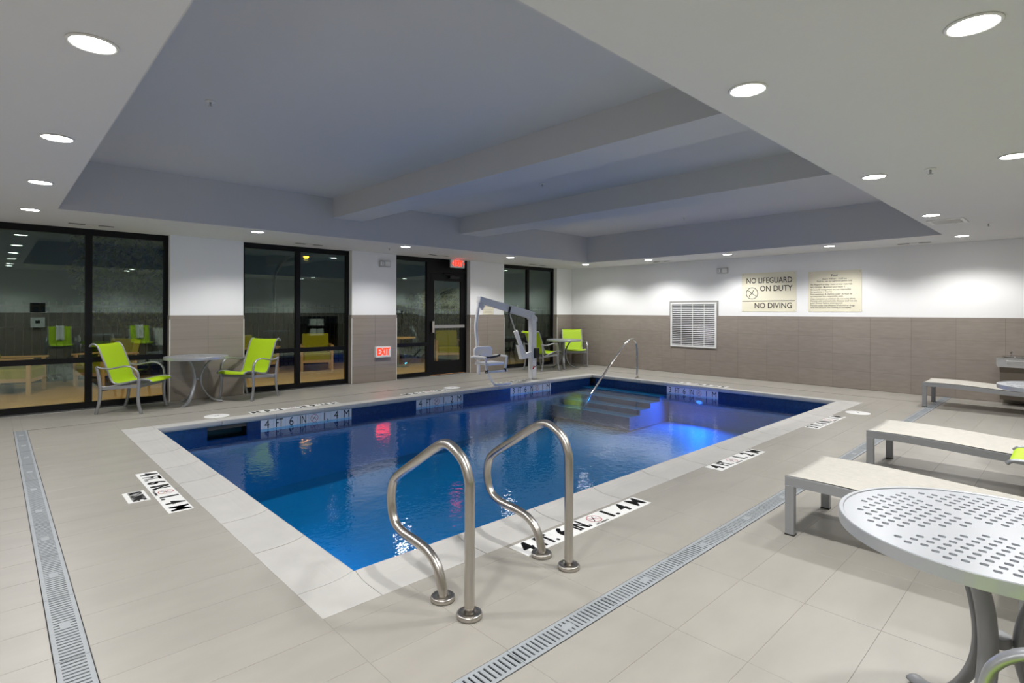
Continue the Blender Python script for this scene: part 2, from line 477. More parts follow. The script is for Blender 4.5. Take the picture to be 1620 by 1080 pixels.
# ---- ceiling: soffit ring, raised tray, two beams
b = MB()
for a, c, d, f_ in subtract([(XN - .2, XW + .2, YR - .2, YW + .22)], (TX0, TX1, TY0, TY1)): b.box(a, c, d, f_, HC, TZ + .05)
ceiling = struct(b.build('ceiling', M_ceil), 'white soffit ceiling with a raised tray over the pool', 'ceiling')
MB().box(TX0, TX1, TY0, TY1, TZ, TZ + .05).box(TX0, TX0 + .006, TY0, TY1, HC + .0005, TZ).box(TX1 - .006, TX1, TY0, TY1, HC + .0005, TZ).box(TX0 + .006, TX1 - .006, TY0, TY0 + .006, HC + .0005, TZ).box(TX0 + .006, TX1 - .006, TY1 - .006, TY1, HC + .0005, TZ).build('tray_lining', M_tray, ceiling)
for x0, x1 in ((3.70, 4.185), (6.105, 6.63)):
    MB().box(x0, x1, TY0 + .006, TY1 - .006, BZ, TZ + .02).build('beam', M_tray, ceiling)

# ---- windows
GY = YW + .15
FY0, FY1 = YW + .116, YW + .186
def pane(x0, x1, z0, z1, parent, name='glass_pane'):
    return MB().box(x0, x1, GY - .003, GY + .003, z0, z1).build(name, M_glass, parent)
def fbox(x0, x1, z0, z1, name, parent, m_=None, y0=FY0, y1=FY1):
    return MB().box(x0, x1, y0, y1, z0, z1).build(name, m_ or M_black, parent)
def window(n, x0, x1, mull, zr=.662, label=''):
    w = bpy.data.objects.new('window_%d' % n, None); COL.objects.link(w); struct(w, label, 'window')
    fbox(x0, x0 + .055, 0.006, HC, 'jamb', w); fbox(x1 - .055, x1, .006, HC, 'jamb', w)
    fbox(x0 + .055, x1 - .055, HC - .085, HC, 'head', w); fbox(x0 + .055, x1 - .055, .006, .085, 'bottom_rail', w)
    cuts = [x0 + .055] + [v for q in mull for v in (q - .04, q + .04)] + [x1 - .055]
    for q in mull: fbox(q - .04, q + .04, .085, HC - .085, 'mullion', w)
    for i in range(0, len(cuts), 2):
        fbox(cuts[i], cuts[i + 1], zr - .036, zr + .036, 'transom_bar', w)
        pane(cuts[i], cuts[i + 1], .085, zr - .036, w); pane(cuts[i], cuts[i + 1], zr + .036, HC - .085, w)
    return w
window(1, *OPEN[0], [.956], label='tall black framed window nearest the left edge, behind the lime chair')
window(2, *OPEN[1], [3.836], label='tall black framed window with an orange street lamp showing through')
window(4, *OPEN[3], [9.50], label='tall black framed window in the far corner behind the pool lift')
# window 3: side light beside the door
x0, x1 = OPEN[2]; DX0, DX1 = 6.605, x1 - .05
w = bpy.data.objects.new('window_3', None); COL.objects.link(w); struct(w, 'narrow black framed side light left of the exit door', 'window')
fbox(x0, x0 + .05, .006, HC, 'jamb', w); fbox(DX0 - .085, DX0, .006, HC, 'mullion', w)
fbox(x0 + .05, DX0 - .085, HC - .085, HC, 'head', w); fbox(x0 + .05, DX0 - .085, .006, .085, 'bottom_rail', w)
fbox(x0 + .05, DX0 - .085, .626, .698, 'transom_bar', w)
pane(x0 + .05, DX0 - .085, .085, .626, w); pane(x0 + .05, DX0 - .085, .698, HC - .085, w)
d = bpy.data.objects.new('door_1', None); COL.objects.link(d); struct(d, 'black glazed exit door with a silver push bar', 'door')
fbox(DX1, x1, .006, HC, 'jamb', d); fbox(DX0, DX1, 2.155, 2.235, 'head', d); fbox(DX0, DX1, HC - .05, HC, 'head', d)
fbox(DX0, DX1, 2.235, HC - .05, 'transom_panel', d, M_black, FY0 + .02, FY1 - .02)
LY0, LY1 = FY0 + .006, FY0 + .052
fbox(DX0 + .006, DX0 + .10, .012, 2.15, 'stile', d, M_black, LY0, LY1); fbox(DX1 - .115, DX1 - .006, .012, 2.15, 'stile', d, M_black, LY0, LY1)
fbox(DX0 + .10, DX1 - .115, 1.985, 2.15, 'top_rail', d, M_black, LY0, LY1); fbox(DX0 + .10, DX1 - .115, .012, .292, 'bottom_rail', d, M_black, LY0, LY1)
MB().box(DX0 + .10, DX1 - .115, LY0 + .02, LY0 + .026, .292, 1.985).build('glass_pane', M_glass, d)
pb = MB().bbox(DX0 + .03, DX1 - .05, FY0 - .055, FY0 - .02, .99, 1.055, .008).box(DX1 - .09, DX1 - .05, FY0 - .02, LY0, 1.0, 1.045).build('push_bar', M_alu, d)
MB().bbox(DX0 + .012, DX0 + .075, FY0 - .06, LY0, .90, 1.14, .008).build('latch_case', M_chrome, pb)
cl = MB().bbox(DX1 - .46, DX1 - .2, FY0 - .06, LY0, 2.045, 2.1, .006).build('door_closer', M_blackp, d)
MB().sweep([(DX1 - .33, FY0 - .045, 2.1), (DX1 - .5, FY0 - .07, 2.12), (DX1 - .62, FY0 - .012, 2.15)], .009).build('closer_arm', M_blackp, cl)

# ================================================================== POOL
NOSE = [(0, -.04), (0, 0), (.45, 0), (.62, .002), (.76, .007), (.88, .015), (.95, .022), (.985, .023), (1.0, .015), (1.006, -.004), (1.0, -.02), (.985, -.032), (.955, -.04)]
coping = thing('pool_coping', 'pale stone coping with a raised lip around the pool', 'coping', (0, 0, 0), 0, kind='structure')
def stones(fixed_out, fixed_in, axis, cuts):
    w = fixed_in - fixed_out
    for a, c in zip(cuts, cuts[1:]):
        poly = [(fixed_out + w * u, h) for u, h in NOSE]
        mid = (a + c) / 2; L = (c - a) / 2 - .0032
        b = MB()
        n = len(poly)
        if axis == 'y': V = [(p[0], -L, p[1]) for p in poly] + [(p[0], L, p[1]) for p in poly]; loc = (0, mid, 0)
        else: V = [(-L, p[0], p[1]) for p in poly] + [(L, p[0], p[1]) for p in poly]; loc = (mid, 0, 0)
        b.add(V, [tuple(range(n - 1, -1, -1)), tuple(range(n, 2 * n))] + [(i, (i + 1) % n, n + (i + 1) % n, n + i) for i in range(n)])
        o = b.build('coping_stone', M_coping, coping, loc)
        for p in o.data.polygons: p.use_smooth = False
def lip(u):
    for (u0, h0), (u1, h1) in zip(NOSE[1:], NOSE[2:9]):
        if u0 <= u <= u1 and u1 > u0: return h0 + (h1 - h0) * (u - u0) / (u1 - u0)
    return 0
def corner(ox, ix, oy, iy):
    us = [0, .45, .62, .76, .88, .95, .985, 1.0]; n = len(us); b = MB()
    V = [(ox + (ix - ox) * u, oy + (iy - oy) * v, lip(min(u, v))) for u in us for v in us]
    b.add(V, [(i * n + j, (i + 1) * n + j, (i + 1) * n + j + 1, i * n + j + 1) for i in range(n - 1) for j in range(n - 1)])
    def side(pts): b.add(pts + [(x_, y_, -.04) for x_, y_, _ in pts], [(i, i + 1, len(pts) + i + 1, len(pts) + i) for i in range(len(pts) - 1)])
    side([V[j] for j in range(n)]); side([V[(n - 1) * n + j] for j in range(n)]); side([V[i * n] for i in range(n)]); side([V[i * n + n - 1] for i in range(n)])
    b.build('coping_stone', M_coping, coping)
corner(OX0, IX0, OY0, IY0); corner(OX0, IX0, OY1, IY1); corner(OX1, IX1, OY0, IY0); corner(OX1, IX1, OY1, IY1)
stones(OX0, IX0, 'y', [IY0, 3.159, 3.742, 4.337, 4.839, 5.378, 5.999, 6.633, IY1])
stones(OY0, IY0, 'x', [IX0, 1.988, 2.631, 3.272, 3.923, 4.549, 5.203, 5.822, 6.216, 6.562, 7.221, 7.81, 8.405, IX1])
stones(OY1, IY1, 'x', [IX0, 1.999, 2.638, 3.281, 3.921, 4.568, 5.21, 5.85, 6.49, 7.13, 7.77, 8.41, IX1])
stones(OX1, IX1, 'y', [IY0, 3.186, 3.778, 4.366, 4.897, 5.401, 5.98, 6.56, IY1])
b = MB()
for r in subtract([(OX0 + .003, OX1 - .003, OY0 + .003, OY1 - .003)], (IX0 - .052, IX1 + .052, IY0 - .052, IY1 + .052)): b.box(r[0], r[1], r[2], r[3], -.09, -.004)
b.build('mortar_bed', M_cgrout, coping)
# basin
PX0, PX1, PY0, PY1 = IX0 - .02, IX1 + .02, IY0 - .02, IY1 + .02
ZL, ZR = -.98, -.68
b = MB()
b.quad((PX0, PY0, ZL), (PX1, PY0, ZR), (PX1, PY1, ZR), (PX0, PY1, ZL))
ZB = -.30
b.quad((PX0, PY0, ZL), (PX0, PY1, ZL), (PX0, PY1, ZB), (PX0, PY0, ZB)); b.quad((PX1, PY0, ZR), (PX1, PY1, ZR), (PX1, PY1, ZB), (PX1, PY0, ZB))
b.quad((PX0, PY0, ZL), (PX1, PY0, ZR), (PX1, PY0, ZB), (PX0, PY0, ZB)); b.quad((PX0, PY1, ZL), (PX1, PY1, ZR), (PX1, PY1, ZB), (PX0, PY1, ZB))
basin = struct(b.build('pool_basin', M_basin), 'blue plastered pool basin under the water', 'pool')
b = MB()
b.box(PX0 - .03, PX0, PY0 - .03, PY1 + .03, ZB, -.038).box(PX1, PX1 + .03, PY0 - .03, PY1 + .03, ZB, -.038).box(PX0, PX1, PY0 - .03, PY0, ZB, -.038)
b.box(PX0, 1.844, PY1, PY1 + .03, ZB, -.038).box(2.29, PX1, PY1, PY1 + .03, ZB, -.038).box(1.844, 2.29, PY1, PY1 + .03, ZB, -.2)
o = b.build('waterline_band', M_band, basin); o['label'] = 'dark navy mosaic waterline band'
MB().box(1.83, 2.30, PY1 + .2, PY1 + .21, -.24, -.03).box(1.83, 1.843, PY1 + .03, PY1 + .2, -.24, -.03).box(2.291, 2.30, PY1 + .03, PY1 + .2, -.24, -.03).box(1.843, 2.291, PY1 + .03, PY1 + .2, -.24, -.225).build('skimmer_mouth', M_blackp, basin)
MB().box(PX1 - .07, PX1 - .001, PY1 - .012, PY1 - .001, -.15, -.045).box(PX1 - .012, PX1 - .001, PY1 - .09, PY1 - .012, -.15, -.045).build('corner_shade', M_blackp, basin)  # black pieces put in for the shade of the far pool corner
for k in range(4):
    xx = PX1 - .32 * (k + 1)
    st = MB().box(xx, xx + .32, 5.35, PY1, ZR, -.205 - .085 * k).build('step', M_step, basin)
    MB().box(xx - .001, xx + .04, 5.35 - .001, PY1 - .002, -.205 - .085 * k, -.203 - .085 * k).build('nosing', mat('step_nosing', rgb(122, 150, 164), .5), st)
water = MB().quad((PX0, PY0, WATER), (PX1, PY0, WATER), (PX1, PY1, WATER), (PX0, PY1, WATER)).build('pool_water', M_water)
tag(water, 'still blue water filling the swimming pool', 'water', kind='stuff')
# underwater lamps
def pool_lamp(label, loc, d_, power, col=(.02, .5, .95), cone=104, dip=-.42):
    t = thing('pool_lamp', label, 'pool light', loc, math.atan2(d_[1], d_[0]), 'underwater lamps')
    t.scale = (1, 1.1, .55)
    MB().lathe([(.075, 0), (.075, .030), (.056, .034), (.056, .004)], axis='x').build('bezel', M_chrome, t)
    MB().lathe([(.056, .004), (.04, .006), (.001, .007)], axis='x').build('lens', M_plens, t)
    spot('pool_lamp_glow', (.06, 0, 0), power, col, math.radians(cone), .6, .06, (1, 0, dip), t)
pool_lamp('glowing blue underwater lamp in the far right pool wall below a depth marker', (PX1 - .001, 4.74, -.262), (-1, 0), POOL_W * 1.6, (.01, .2, 1), 160, -.3)
pool_lamp('unseen underwater lamp added below the left coping for the blue light', (PX0 + .001, 4.6, -.6), (1, 0), POOL_W)  # hidden lamp, added to light the near end of the pool blue
pool_lamp('unseen underwater lamp added below the coping between the handrails for the blue light', (1.9, PY0 + .001, -.62), (0, 1), POOL_W)  # second added lamp, out of sight under the near coping

# skimmer lids
for (x, y), lb in (((2.071, 7.615), 'round white skimmer lid on the deck near the lime chairs and table'), ((5.845, 7.66), 'round white skimmer lid on the deck in front of the exit door'), ((8.394, 2.099), 'round white skimmer lid on the deck near the far loungers')):
    t = thing('skimmer_lid', lb, 'lid', (x, y, 0), random.random(), 'skimmer lids')
    MB().lathe([(.146, .0003), (.146, .003), (.14, .005), (.001, .006)], n=32).build('cover', M_mark, t)
    MB().box(-.03, -.012, -.008, .008, .005, .0065).box(.012, .03, -.008, .008, .005, .0065).box(-.012, .012, -.004, .004, .005, .0062).build('finger_slot', M_ink, t)

# ---- depth markers
def ring_mesh(R, w, m_, n=28):
    b = MB()
    V = [(r_ * math.cos(2 * PI * k / n), r_ * math.sin(2 * PI * k / n), .0008) for r_ in (R, R - w) for k in range(n)]
    b.add(V, [(k, (k + 1) % n, n + (k + 1) % n, n + k) for k in range(n)])
    a = math.radians(-38); L = R - w / 2; c, s_ = math.cos(a), math.sin(a); h = w * .4
    b.add([(-L * c - h * s_, -L * s_ + h * c, .0009), (-L * c + h * s_, -L * s_ - h * c, .0009), (L * c + h * s_, L * s_ - h * c, .0009), (L * c - h * s_, L * s_ + h * c, .0009)], [(0, 1, 2, 3)])
    return b.mesh('prohibition_ring', m_)
def diver_mesh(R, m_):
    b = MB()
    b.prism([(-.5 * R, -.45 * R), (-.42 * R, -.5 * R), (.12 * R, .12 * R), (.36 * R, .62 * R), (.26 * R, .66 * R), (-.02 * R, .18 * R)], 'z', .0003, .0007)
    b.prism([(-.62 * R, .02 * R), (-.6 * R, .08 * R), (.58 * R, .08 * R), (.58 * R, .02 * R)], 'z', .0003, .0006)
    b.prism([(-.5 * R + .1 * R * math.cos(k), -.5 * R + .1 * R * math.sin(k)) for k in [2 * PI * i / 10 for i in range(10)]], 'z', .0003, .0007)
    return b.mesh('diver', m_)
RING = {}
def marker(label, cells, origin, udir, ndir, T, tm, bold, floorm=True):
    """row of marker tiles; udir = reading direction, ndir = surface normal"""
    u = Vector(udir); nn = Vector(ndir); v = nn.cross(u)
    t = bpy.data.objects.new('depth_marker', None); COL.objects.link(t)
    M_ = Matrix((u, v, nn)).transposed().to_4x4(); M_.translation = Vector(origin); t.matrix_world = M_
    tag(t, label, 'depth marker', 'pool depth markers')
    me = MB().box(-T / 2 + .0008, T / 2 - .0008, -T / 2, T / 2, 0.0002, .003).mesh('tile', tm)
    for k, cstr in enumerate(cells):
        tl = put('tile', me, t, (T * (k + .5), 0, 0))
        if cstr == '@':
            q = ('r', T)
            if q not in RING: RING[q] = (ring_mesh(T * .34, T * .035, M_red), diver_mesh(T * .34, M_ink))
            put('prohibition_ring', RING[q][0], tl, (0, T * .07, .0032)); put('diver', RING[q][1], tl, (0, T * .07, .0028))
            if floorm: put('lettering', text_mesh('NO DIVING', T * .155, M_ink, .01), tl, (0, -T * .38, .0036))
        else:
            sx = .58 if len(cstr.strip('.')) > 1 else .84
            put('lettering', text_mesh(cstr, T * 1.12 if floorm else T * 1.0, M_ink, bold * (.55 if cstr in ('M', 'IN.', 'FT.') else 1), 'CENTER', sx), tl, (0, 0 if floorm else T * .05, .0036))
    return t
A46 = ['4', 'FT.', '6', 'IN.', '@', '1.', '4', 'M']; A4 = ['4', 'FT.', '@', '1.', '2', 'M']; A36 = ['3', 'FT.', '6', 'IN.', '@', '1', 'M']
Z1 = (0, 0, 1)
marker('deck marker 4 FT. 6 IN. 1.4 M beside the handrails', A46, (2.13, 2.178, 0), (1, 0, 0), Z1, .1535, M_mark, .034)
marker('deck marker 4 FT. 1.2 M on the near deck', A4, (4.466, 2.193, 0), (1, 0, 0), Z1, .1535, M_mark, .034)
marker('deck marker 3 FT. 6 IN. 1 M on the near deck by the round lid', A36, (6.88, 2.193, 0), (1, 0, 0), Z1, .1535, M_mark, .034)
marker('deck marker 4 FT. 6 IN. 1.4 M on the left deck', A46, (.92, 5.345, 0), (0, -1, 0), Z1, .148, M_mark, .034)
marker('deck marker 4 FT. 6 IN. 1.4 M before the far lime chairs', A46, (3.67, 7.548, 0), (-1, 0, 0), Z1, .1535, M_mark, .034)
marker('deck marker 4 FT. 1.2 M on the far deck before the exit door', A4, (5.66, 7.545, 0), (-1, 0, 0), Z1, .15, M_mark, .034)
marker('deck marker 3 FT. 6 IN. 1 M on the far deck at the pool lift', A36, (7.69, 7.545, 0), (-1, 0, 0), Z1, .15, M_mark, .034)
marker('deck marker 3 FT. 6 IN. 1 M on the deck by the right wall', A36, (9.525, 4.41, 0), (0, 1, 0), Z1, .15, M_mark, .034)
B46 = ['4', 'FT', '6', 'IN', '@', '1.', '4', 'M']; B4 = ['4', 'FT', '@', '1.', '2', 'M']; B36 = ['3', 'FT', '6', 'IN', '@', '1', 'M']
marker('wall marker 4 FT 6 IN 1.4 M at the far side waterline', B46, (2.45, PY1 - .0005, -.112), (1, 0, 0), (0, -1, 0), .1545, M_markw, .0, False)
marker('wall marker 4 FT 1.2 M at the waterline of the far pool side', B4, (4.767, PY1 - .0005, -.112), (1, 0, 0), (0, -1, 0), .1538, M_markw, .0, False)
marker('wall marker 3 FT 6 IN 1 M at the waterline below the pool lift', B36, (6.78, PY1 - .0005, -.112), (1, 0, 0), (0, -1, 0), .1545, M_markw, .0, False)
marker('wall marker 3 FT 6 IN 1 M at the waterline above the blue lamp', B36, (PX1 - .0005, 5.395, -.112), (0, -1, 0), (-1, 0, 0), .1425, M_markw, .0, False)
t = thing('no_diving_plate', 'small white NO DIVING plate beside the left deck marker', 'floor sign', (.752, 4.70, 0), -PI / 2)
MB().box(-.135, .135, -.066, .066, .0002, .003).build('plate', M_mark, t)
put('lettering', text_mesh('NO DIVING', .118, M_ink, .03, 'CENTER', .38), t, (0, 0, .0036))

# ================================================================== POOL FITTINGS
RP = [(1.862, .012), (1.862, .3), (1.863, .531), (1.869, .606), (1.908, .675), (1.979, .718), (2.044, .727), (2.13, .69), (2.294, .588), (2.44, .497), (2.495, .44), (2.512, .348), (2.48, .252), (2.401, .213), (2.273, .203), (2.172, .185), (2.1, .137), (2.06, .051), (2.055, .012)]
def hand_rail(label, x):
    t = thing('pool_handrail', label, 'handrail', (x, 1.862, 0), 0, 'near pool handrails')
    MB().sweep(crom([(0, y - 1.862, z) for y, z in RP], 5), .0232, n=14).build('rail', M_steel, t)
    for y in (0, .195): MB().lathe([(.0235, .019), (.027, .019), (.028, .023), (.052, .023), (.056, .020), (.057, .015), (.057, .0008)], (0, y, 0), 28).build('escutcheon', M_steel, t)
hand_rail('left of the two curved steel handrails at the near pool edge', 1.52)
hand_rail('right of the two curved steel handrails, standing on the depth marker', 2.188)
t = thing('pool_handrail', 'thin steel handrail slanting down into the steps at the far corner', 'handrail', (9.477, 6.267, 0))
MB().sweep(crom([(9.477 - 9.477, 0, .01), (0, 0, .3), (-.003, 0, .52), (-.03, 0, .69), (-.1, 0, .775), (-.2, 0, .795), (-.32, 0, .765), (-.51, 0, .64), (-1.02, 0, .237), (-1.46, 0, -.15), (-1.75, 0, -.42), (-1.79, 0, -.50)], 5), .02, n=12).build('rail', M_chrome, t)
MB().lathe([(.022, .02), (.05, .014), (.052, .0008)]).build('escutcheon', M_steel, t)

# ---- pool lift
t = thing('pool_lift', 'white pool access lift with hanging seat and angled arm', 'pool lift', (7.82, 7.62, 0))
def L(x, z, y=0): return (x - 7.82, y, z)
MB().lathe([(.09, 0.004), (.09, .012), (.06, .016)], n=20).build('base_flange', M_alu, t)
mast = MB().bbox(-.065, .065, -.06, .06, .01, 1.19, .012).build('mast', M_lift, t)
MB().prism([(-.09, 1.19), (.065, 1.19), (.075, 1.15), (.075, 1.22), (-.02, 1.29), (-.09, 1.27)], 'y', -.066, .066).build('mast_cap', M_lift, mast)
A0, A1 = Vector((7.82 - .05, 0, 1.27)), Vector((6.41, 0, 1.56))
dv = (A1 - A0).normalized(); nv = Vector((-dv.z, 0, dv.x)); nv = nv if nv.z > 0 else -nv
P = [A0 + nv * .075 - dv * .06, A1 + nv * .055, A1 - nv * .055, A0 - nv * .07]
MB().prism([(p.x - 7.82, p.z) for p in P], 'y', -.05, .05).build('arm', M_lift, t)
MB().sweep([L(6.43, 1.47), L(6.5, 1.4), L(6.52, 1.47)], .035, .02, rect=True).build('arm_bracket', M_lift, t)
act = MB().sweep([L(7.17, 1.34), L(7.36, .93)], .014).build('piston_rod', M_alu, t)
MB().sweep([L(7.345, .965), L(7.60, .48)], .042, .042).build('actuator', M_lift, t)
MB().prism([(a_[0], a_[1]) for a_ in [(7.40 - 7.82, .69), (7.50 - 7.82, .66), (7.53 - 7.82, .5), (7.78 - 7.82, .55), (7.78 - 7.82, .44), (7.49 - 7.82, .41)]], 'y', -.045, .045).build('actuator_bracket', M_lift, t)
MB().bbox(-.02, .115, -.09, -.058, .42, .62, .01).build('control_box', M_blackp, t)
MB().sweep(crom([(.05, -.1, .43), (.05, -.13, .35), (.0, -.12, .28), (-.06, -.1, .24)], 5), .007, n=6).build('cable', M_ink, t)
MB().sweep([(-.055, -.1, .27), (-.08, -.1, .21)], .013, n=8).build('cable_plug', M_red, t)
MB().sweep(crom([(-.67, -.056, 1.43), (-.7, -.06, 1.34), (-.69, -.06, 1.2), (-.7, -.058, 1.02)], 4), .018, .008, n=8).build('strap', M_blackp, t)
MB().sweep([(-.66, -.056, 1.45), (-.70, -.056, 1.32)], .012, .03, n=8).build('strap_band', M_blackp, t)
MB().sweep(crom([L(6.42, 1.55), L(6.405, 1.42), L(6.375, 1.27), L(6.355, 1.15), L(6.352, 1.0), L(6.38, .75), L(6.41, .45), L(6.415, .2)], 4), .03, n=10).build('hanger_tube', M_lift, t)
SX = 6.43 - 7.82
MB().sweep([(SX - .2, -.1, .60), (SX - .195, -.105, .66), (SX - .15, -.1, .70), (SX + .15, -.1, .70), (SX + .195, -.105, .66), (SX + .2, -.1, .60), (SX + .19, -.1, .56)], .012).build('seat_back_edge', M_lift, t)
MB().prism([(SX - .2, .52), (SX - .21, .66), (SX - .17, .705), (SX + .17, .705), (SX + .21, .66), (SX + .2, .52), (SX + .14, .47), (SX - .14, .47)], 'y', -.125, -.085).build('seat_back', M_white, t)
MB().bbox(SX - .2, SX + .2, -.48, -.1, .40, .445, .015).build('seat', M_white, t)
for s_ in (-1, 1):
    ar = MB().sweep(crom([(SX + s_ * .25, -.09, .53), (SX + s_ * .26, -.2, .545), (SX + s_ * .255, -.44, .545), (SX + s_ * .245, -.47, .51), (SX + s_ * .22, -.46, .28)], 5), .02, n=10).build('armrest', M_lift, t)
    MB().sweep([(SX + s_ * .22, -.46, .33), (SX + s_ * .22, -.46, .27)], .025, n=10).build('grip', M_blackp, ar)
MB().sweep([(SX - .24, -.46, .29), (SX + .27, -.46, .285)], .02, n=10).build('seat_bar', M_lift, t)
MB().sweep(crom([(SX - .16, -.4, .27), (SX - .10, -.5, .1), (SX - .07, -.56, .07), (SX + .27, -.56, .065)], 5), .02, n=10).build('footrest', M_lift, t)
MB().sweep(crom([(SX - .26, -.3, .565), (SX - .1, -.34, .53), (SX + .08, -.34, .535), (SX + .26, -.3, .56)], 4), .018, .005, n=8).build('lap_belt', M_blackp, t)

# ================================================================== LIGHTS IN THE CEILING
def downlight(x, y, label):
    t = thing('downlight', label, 'ceiling light', (x, y, HC), 0, 'recessed ceiling downlights')
    DL_T = MATS['white_trim']
    if 'trim' not in cache:
        cache['trim'] = MB().lathe([(.078, -.0005), (.090, -.0005), (.092, -.004), (.088, -.008), (.080, -.008), (.078, -.003)], n=32).mesh('trim_ring', M_trim)
        cache['lens'] = MB().lathe([(.0785, -.004), (.05, -.0055), (.001, -.006)], n=32).mesh('lens', M_lens)
    put('trim_ring', cache['trim'], t); put('lens', cache['lens'], t)
    spot('downlight_beam', (0, 0, -.03), DOWN_W, (1, .99, .975), math.radians(141), .5, .07, (0, 0, -1), t)
LX = (.304, 2.71, 5.2, 7.69, 10.1)
names = ['over the window wall above the first lime chair', 'in front of the second window', 'in front of the low exit sign pier', 'in front of the far corner window', 'in the far ceiling corner']
downlight(.30, 2.854, 'nearest recessed downlight at upper left, with a large glare')
downlight(.30, 4.571, 'second recessed downlight from the top of the left soffit row')
downlight(.30, 6.258, 'third recessed downlight from the top of the left soffit row')
downlight(.30, 8.035, 'recessed downlight above the leftmost window, last of the left soffit row')
downlight(2.70, 8.03, 'recessed downlight by the second window, in front of its pier')
downlight(5.14, 8.06, 'recessed downlight above the pier with the low exit sign')
downlight(7.66, 8.1, 'recessed downlight just right of the hanging exit sign')
downlight(10.04, 8.06, 'recessed downlight in the far corner where the two walls meet')
downlight(10.12, 6.42, 'first recessed downlight along the right wall, from the far corner')
downlight(10.15, 4.71, 'recessed downlight on the soffit left of the NO LIFEGUARD sign')
downlight(10.12, 2.95, 'recessed downlight on the soffit above the pool rules sign')
downlight(10.10, 1.227, 'recessed downlight beside the ceiling grille, nearest the right wall')
downlight(2.723, 1.162, 'bright recessed downlight on the near soffit beside the tray edge')
downlight(5.204, 1.19, 'middle recessed downlight along the near tray edge')
downlight(7.711, 1.21, 'recessed downlight next to the ceiling grille by the tray corner')
downlight(2.73, .30, 'largest recessed downlight at the upper right')
downlight(5.217, .347, 'recessed downlight cut by the right picture edge')
downlight(.30, 1.2, 'recessed downlight above the camera at the near tray corner')
downlight(.30, .30, 'recessed downlight in the ceiling corner behind the camera')
downlight(7.70, .33, 'recessed downlight over the far loungers, out at the right')

def slot_vent(label, x0, x1, y, along='x'):
    t = thing('slot_diffuser', label, 'air vent', ((x0 + x1) / 2, y, HC) if along == 'x' else (y, (x0 + x1) / 2, HC), 0 if along == 'x' else PI / 2, 'slot diffusers')
    h = (x1 - x0) / 2
    MB().box(-h, h, -.045, .045, -.006, -.0005).build('plate', M_vent, t)
    for s_ in (-1, 1):
        MB().box(min(s_ * h * .28, s_ * h * .97), max(s_ * h * .28, s_ * h * .97), -.036, -.004, -.0075, -.006).box(min(s_ * h * .28, s_ * h * .97), max(s_ * h * .28, s_ * h * .97), .004, .036, -.0075, -.006).build('slot', M_dark, t)
slot_vent('slot diffuser in the soffit above the leftmost window', .69, 1.18, 8.9)
slot_vent('slot diffuser in the soffit above the second window', 3.58, 4.05, 8.9)
slot_vent('slot diffuser in the soffit left of the hanging exit sign', 6.15, 6.62, 8.8)
slot_vent('slot diffuser in the soffit above the far corner window', 9.05, 9.6, 8.93)
slot_vent('slot diffuser in the soffit near the tray corner at right', 1.66, 2.1, 10.6, 'y')
slot_vent('slot diffuser in the soffit by the far right wall', 6.2, 6.6, 10.6, 'y')
t = thing('ceiling_grille', 'rectangular white louvred grille in the soffit beside a downlight', 'air vent', (8.345, 1.15, HC))
b = MB().box(-.21, .21, -.175, -.14, -.012, -.0005).box(-.21, .21, .14, .175, -.012, -.0005).box(-.21, -.175, -.14, .14, -.012, -.0005).box(.175, .21, -.14, .14, -.012, -.0005)
b.build('frame', M_trim, t)
MB().box(-.175, .175, -.14, .14, -.003, -.0005).build('backing', M_dark, t)
for k in range(14): MB().prism([(-.14 + .0205 * k, -.004), (-.14 + .0205 * k + .009, -.011), (-.14 + .0205 * k + .012, -.011), (-.14 + .0205 * k + .003, -.004)], 'x', -.175, .175).build('louvre', M_vent, t)
def sprinkler(x, y, z, label):
    t = thing('sprinkler', label, 'sprinkler', (x, y, z), 0, 'ceiling sprinklers')
    MB().lathe([(.038, -.0005), (.036, -.005), (.012, -.009)], n=20).build('escutcheon', M_trim, t)
    MB().lathe([(.008, -.009), (.007, -.04)], n=10).build('head', M_alu, t)
    MB().lathe([(.018, -.04), (.018, -.043)], n=14).build('deflector', M_alu, t)
sprinkler(1.271, 4.873, TZ, 'sprinkler in the nearest bay of the tray ceiling')
sprinkler(5.243, 4.936, TZ, 'sprinkler in the tray bay between the two beams')
sprinkler(8.9, 4.917, TZ, 'sprinkler in the farthest bay of the tray ceiling')
sprinkler(5.238, .827, HC, 'sprinkler in the near soffit between two downlights')
sprinkler(8.914, .828, HC, 'sprinkler in the soffit right of the ceiling grille')
sprinkler(5.06, 8.45, HC, 'sprinkler in the soffit beside the second pier')

# ================================================================== WALL ITEMS
# return-air grille on the right wall
t = thing('wall_grille', 'large square white louvred return air grille on the right wall', 'air vent', (XW, (GR[0] + GR[1]) / 2, GR[2]))
hw, hh = (GR[1] - GR[0]) / 2, GR[3] - GR[2]
MB().box(-.012, -.0005, -hw - .035, -hw + .02, 1.27 - GR[2], hh + .035).box(-.012, -.0005, hw - .02, hw + .035, 1.27 - GR[2], hh + .035).box(-.012, -.0005, -hw + .02, hw - .02, hh - .02, hh + .035).build('surround', mat('grille_surround', rgb(150, 149, 144), .5), t)
MB().box(-.035, -.0125, -hw, -hw + .035, 0, hh).box(-.035, -.0125, hw - .035, hw, 0, hh).box(-.035, -.0125, -hw + .035, hw - .035, 0, .035).box(-.035, -.0125, -hw + .035, hw - .035, hh - .035, hh).build('frame', M_white, t)
MB().box(-.006, -.0005, -hw + .012, hw - .012, .012, hh - .022).build('backing', mat('grille_back', rgb(120, 121, 124), .8), t)
sl = MB().prism([(-.0325, -.007), (-.030, -.010), (-.008, .005), (-.011, .008)], 'y', -hw + .035, hw - .035).mesh('slat', mat('slat_grey', rgb(206, 206, 208), .5))
n = 22
for k in range(n): put('slat', sl, t, (0, 0, .035 + (hh - .07) * (k + .5) / n))
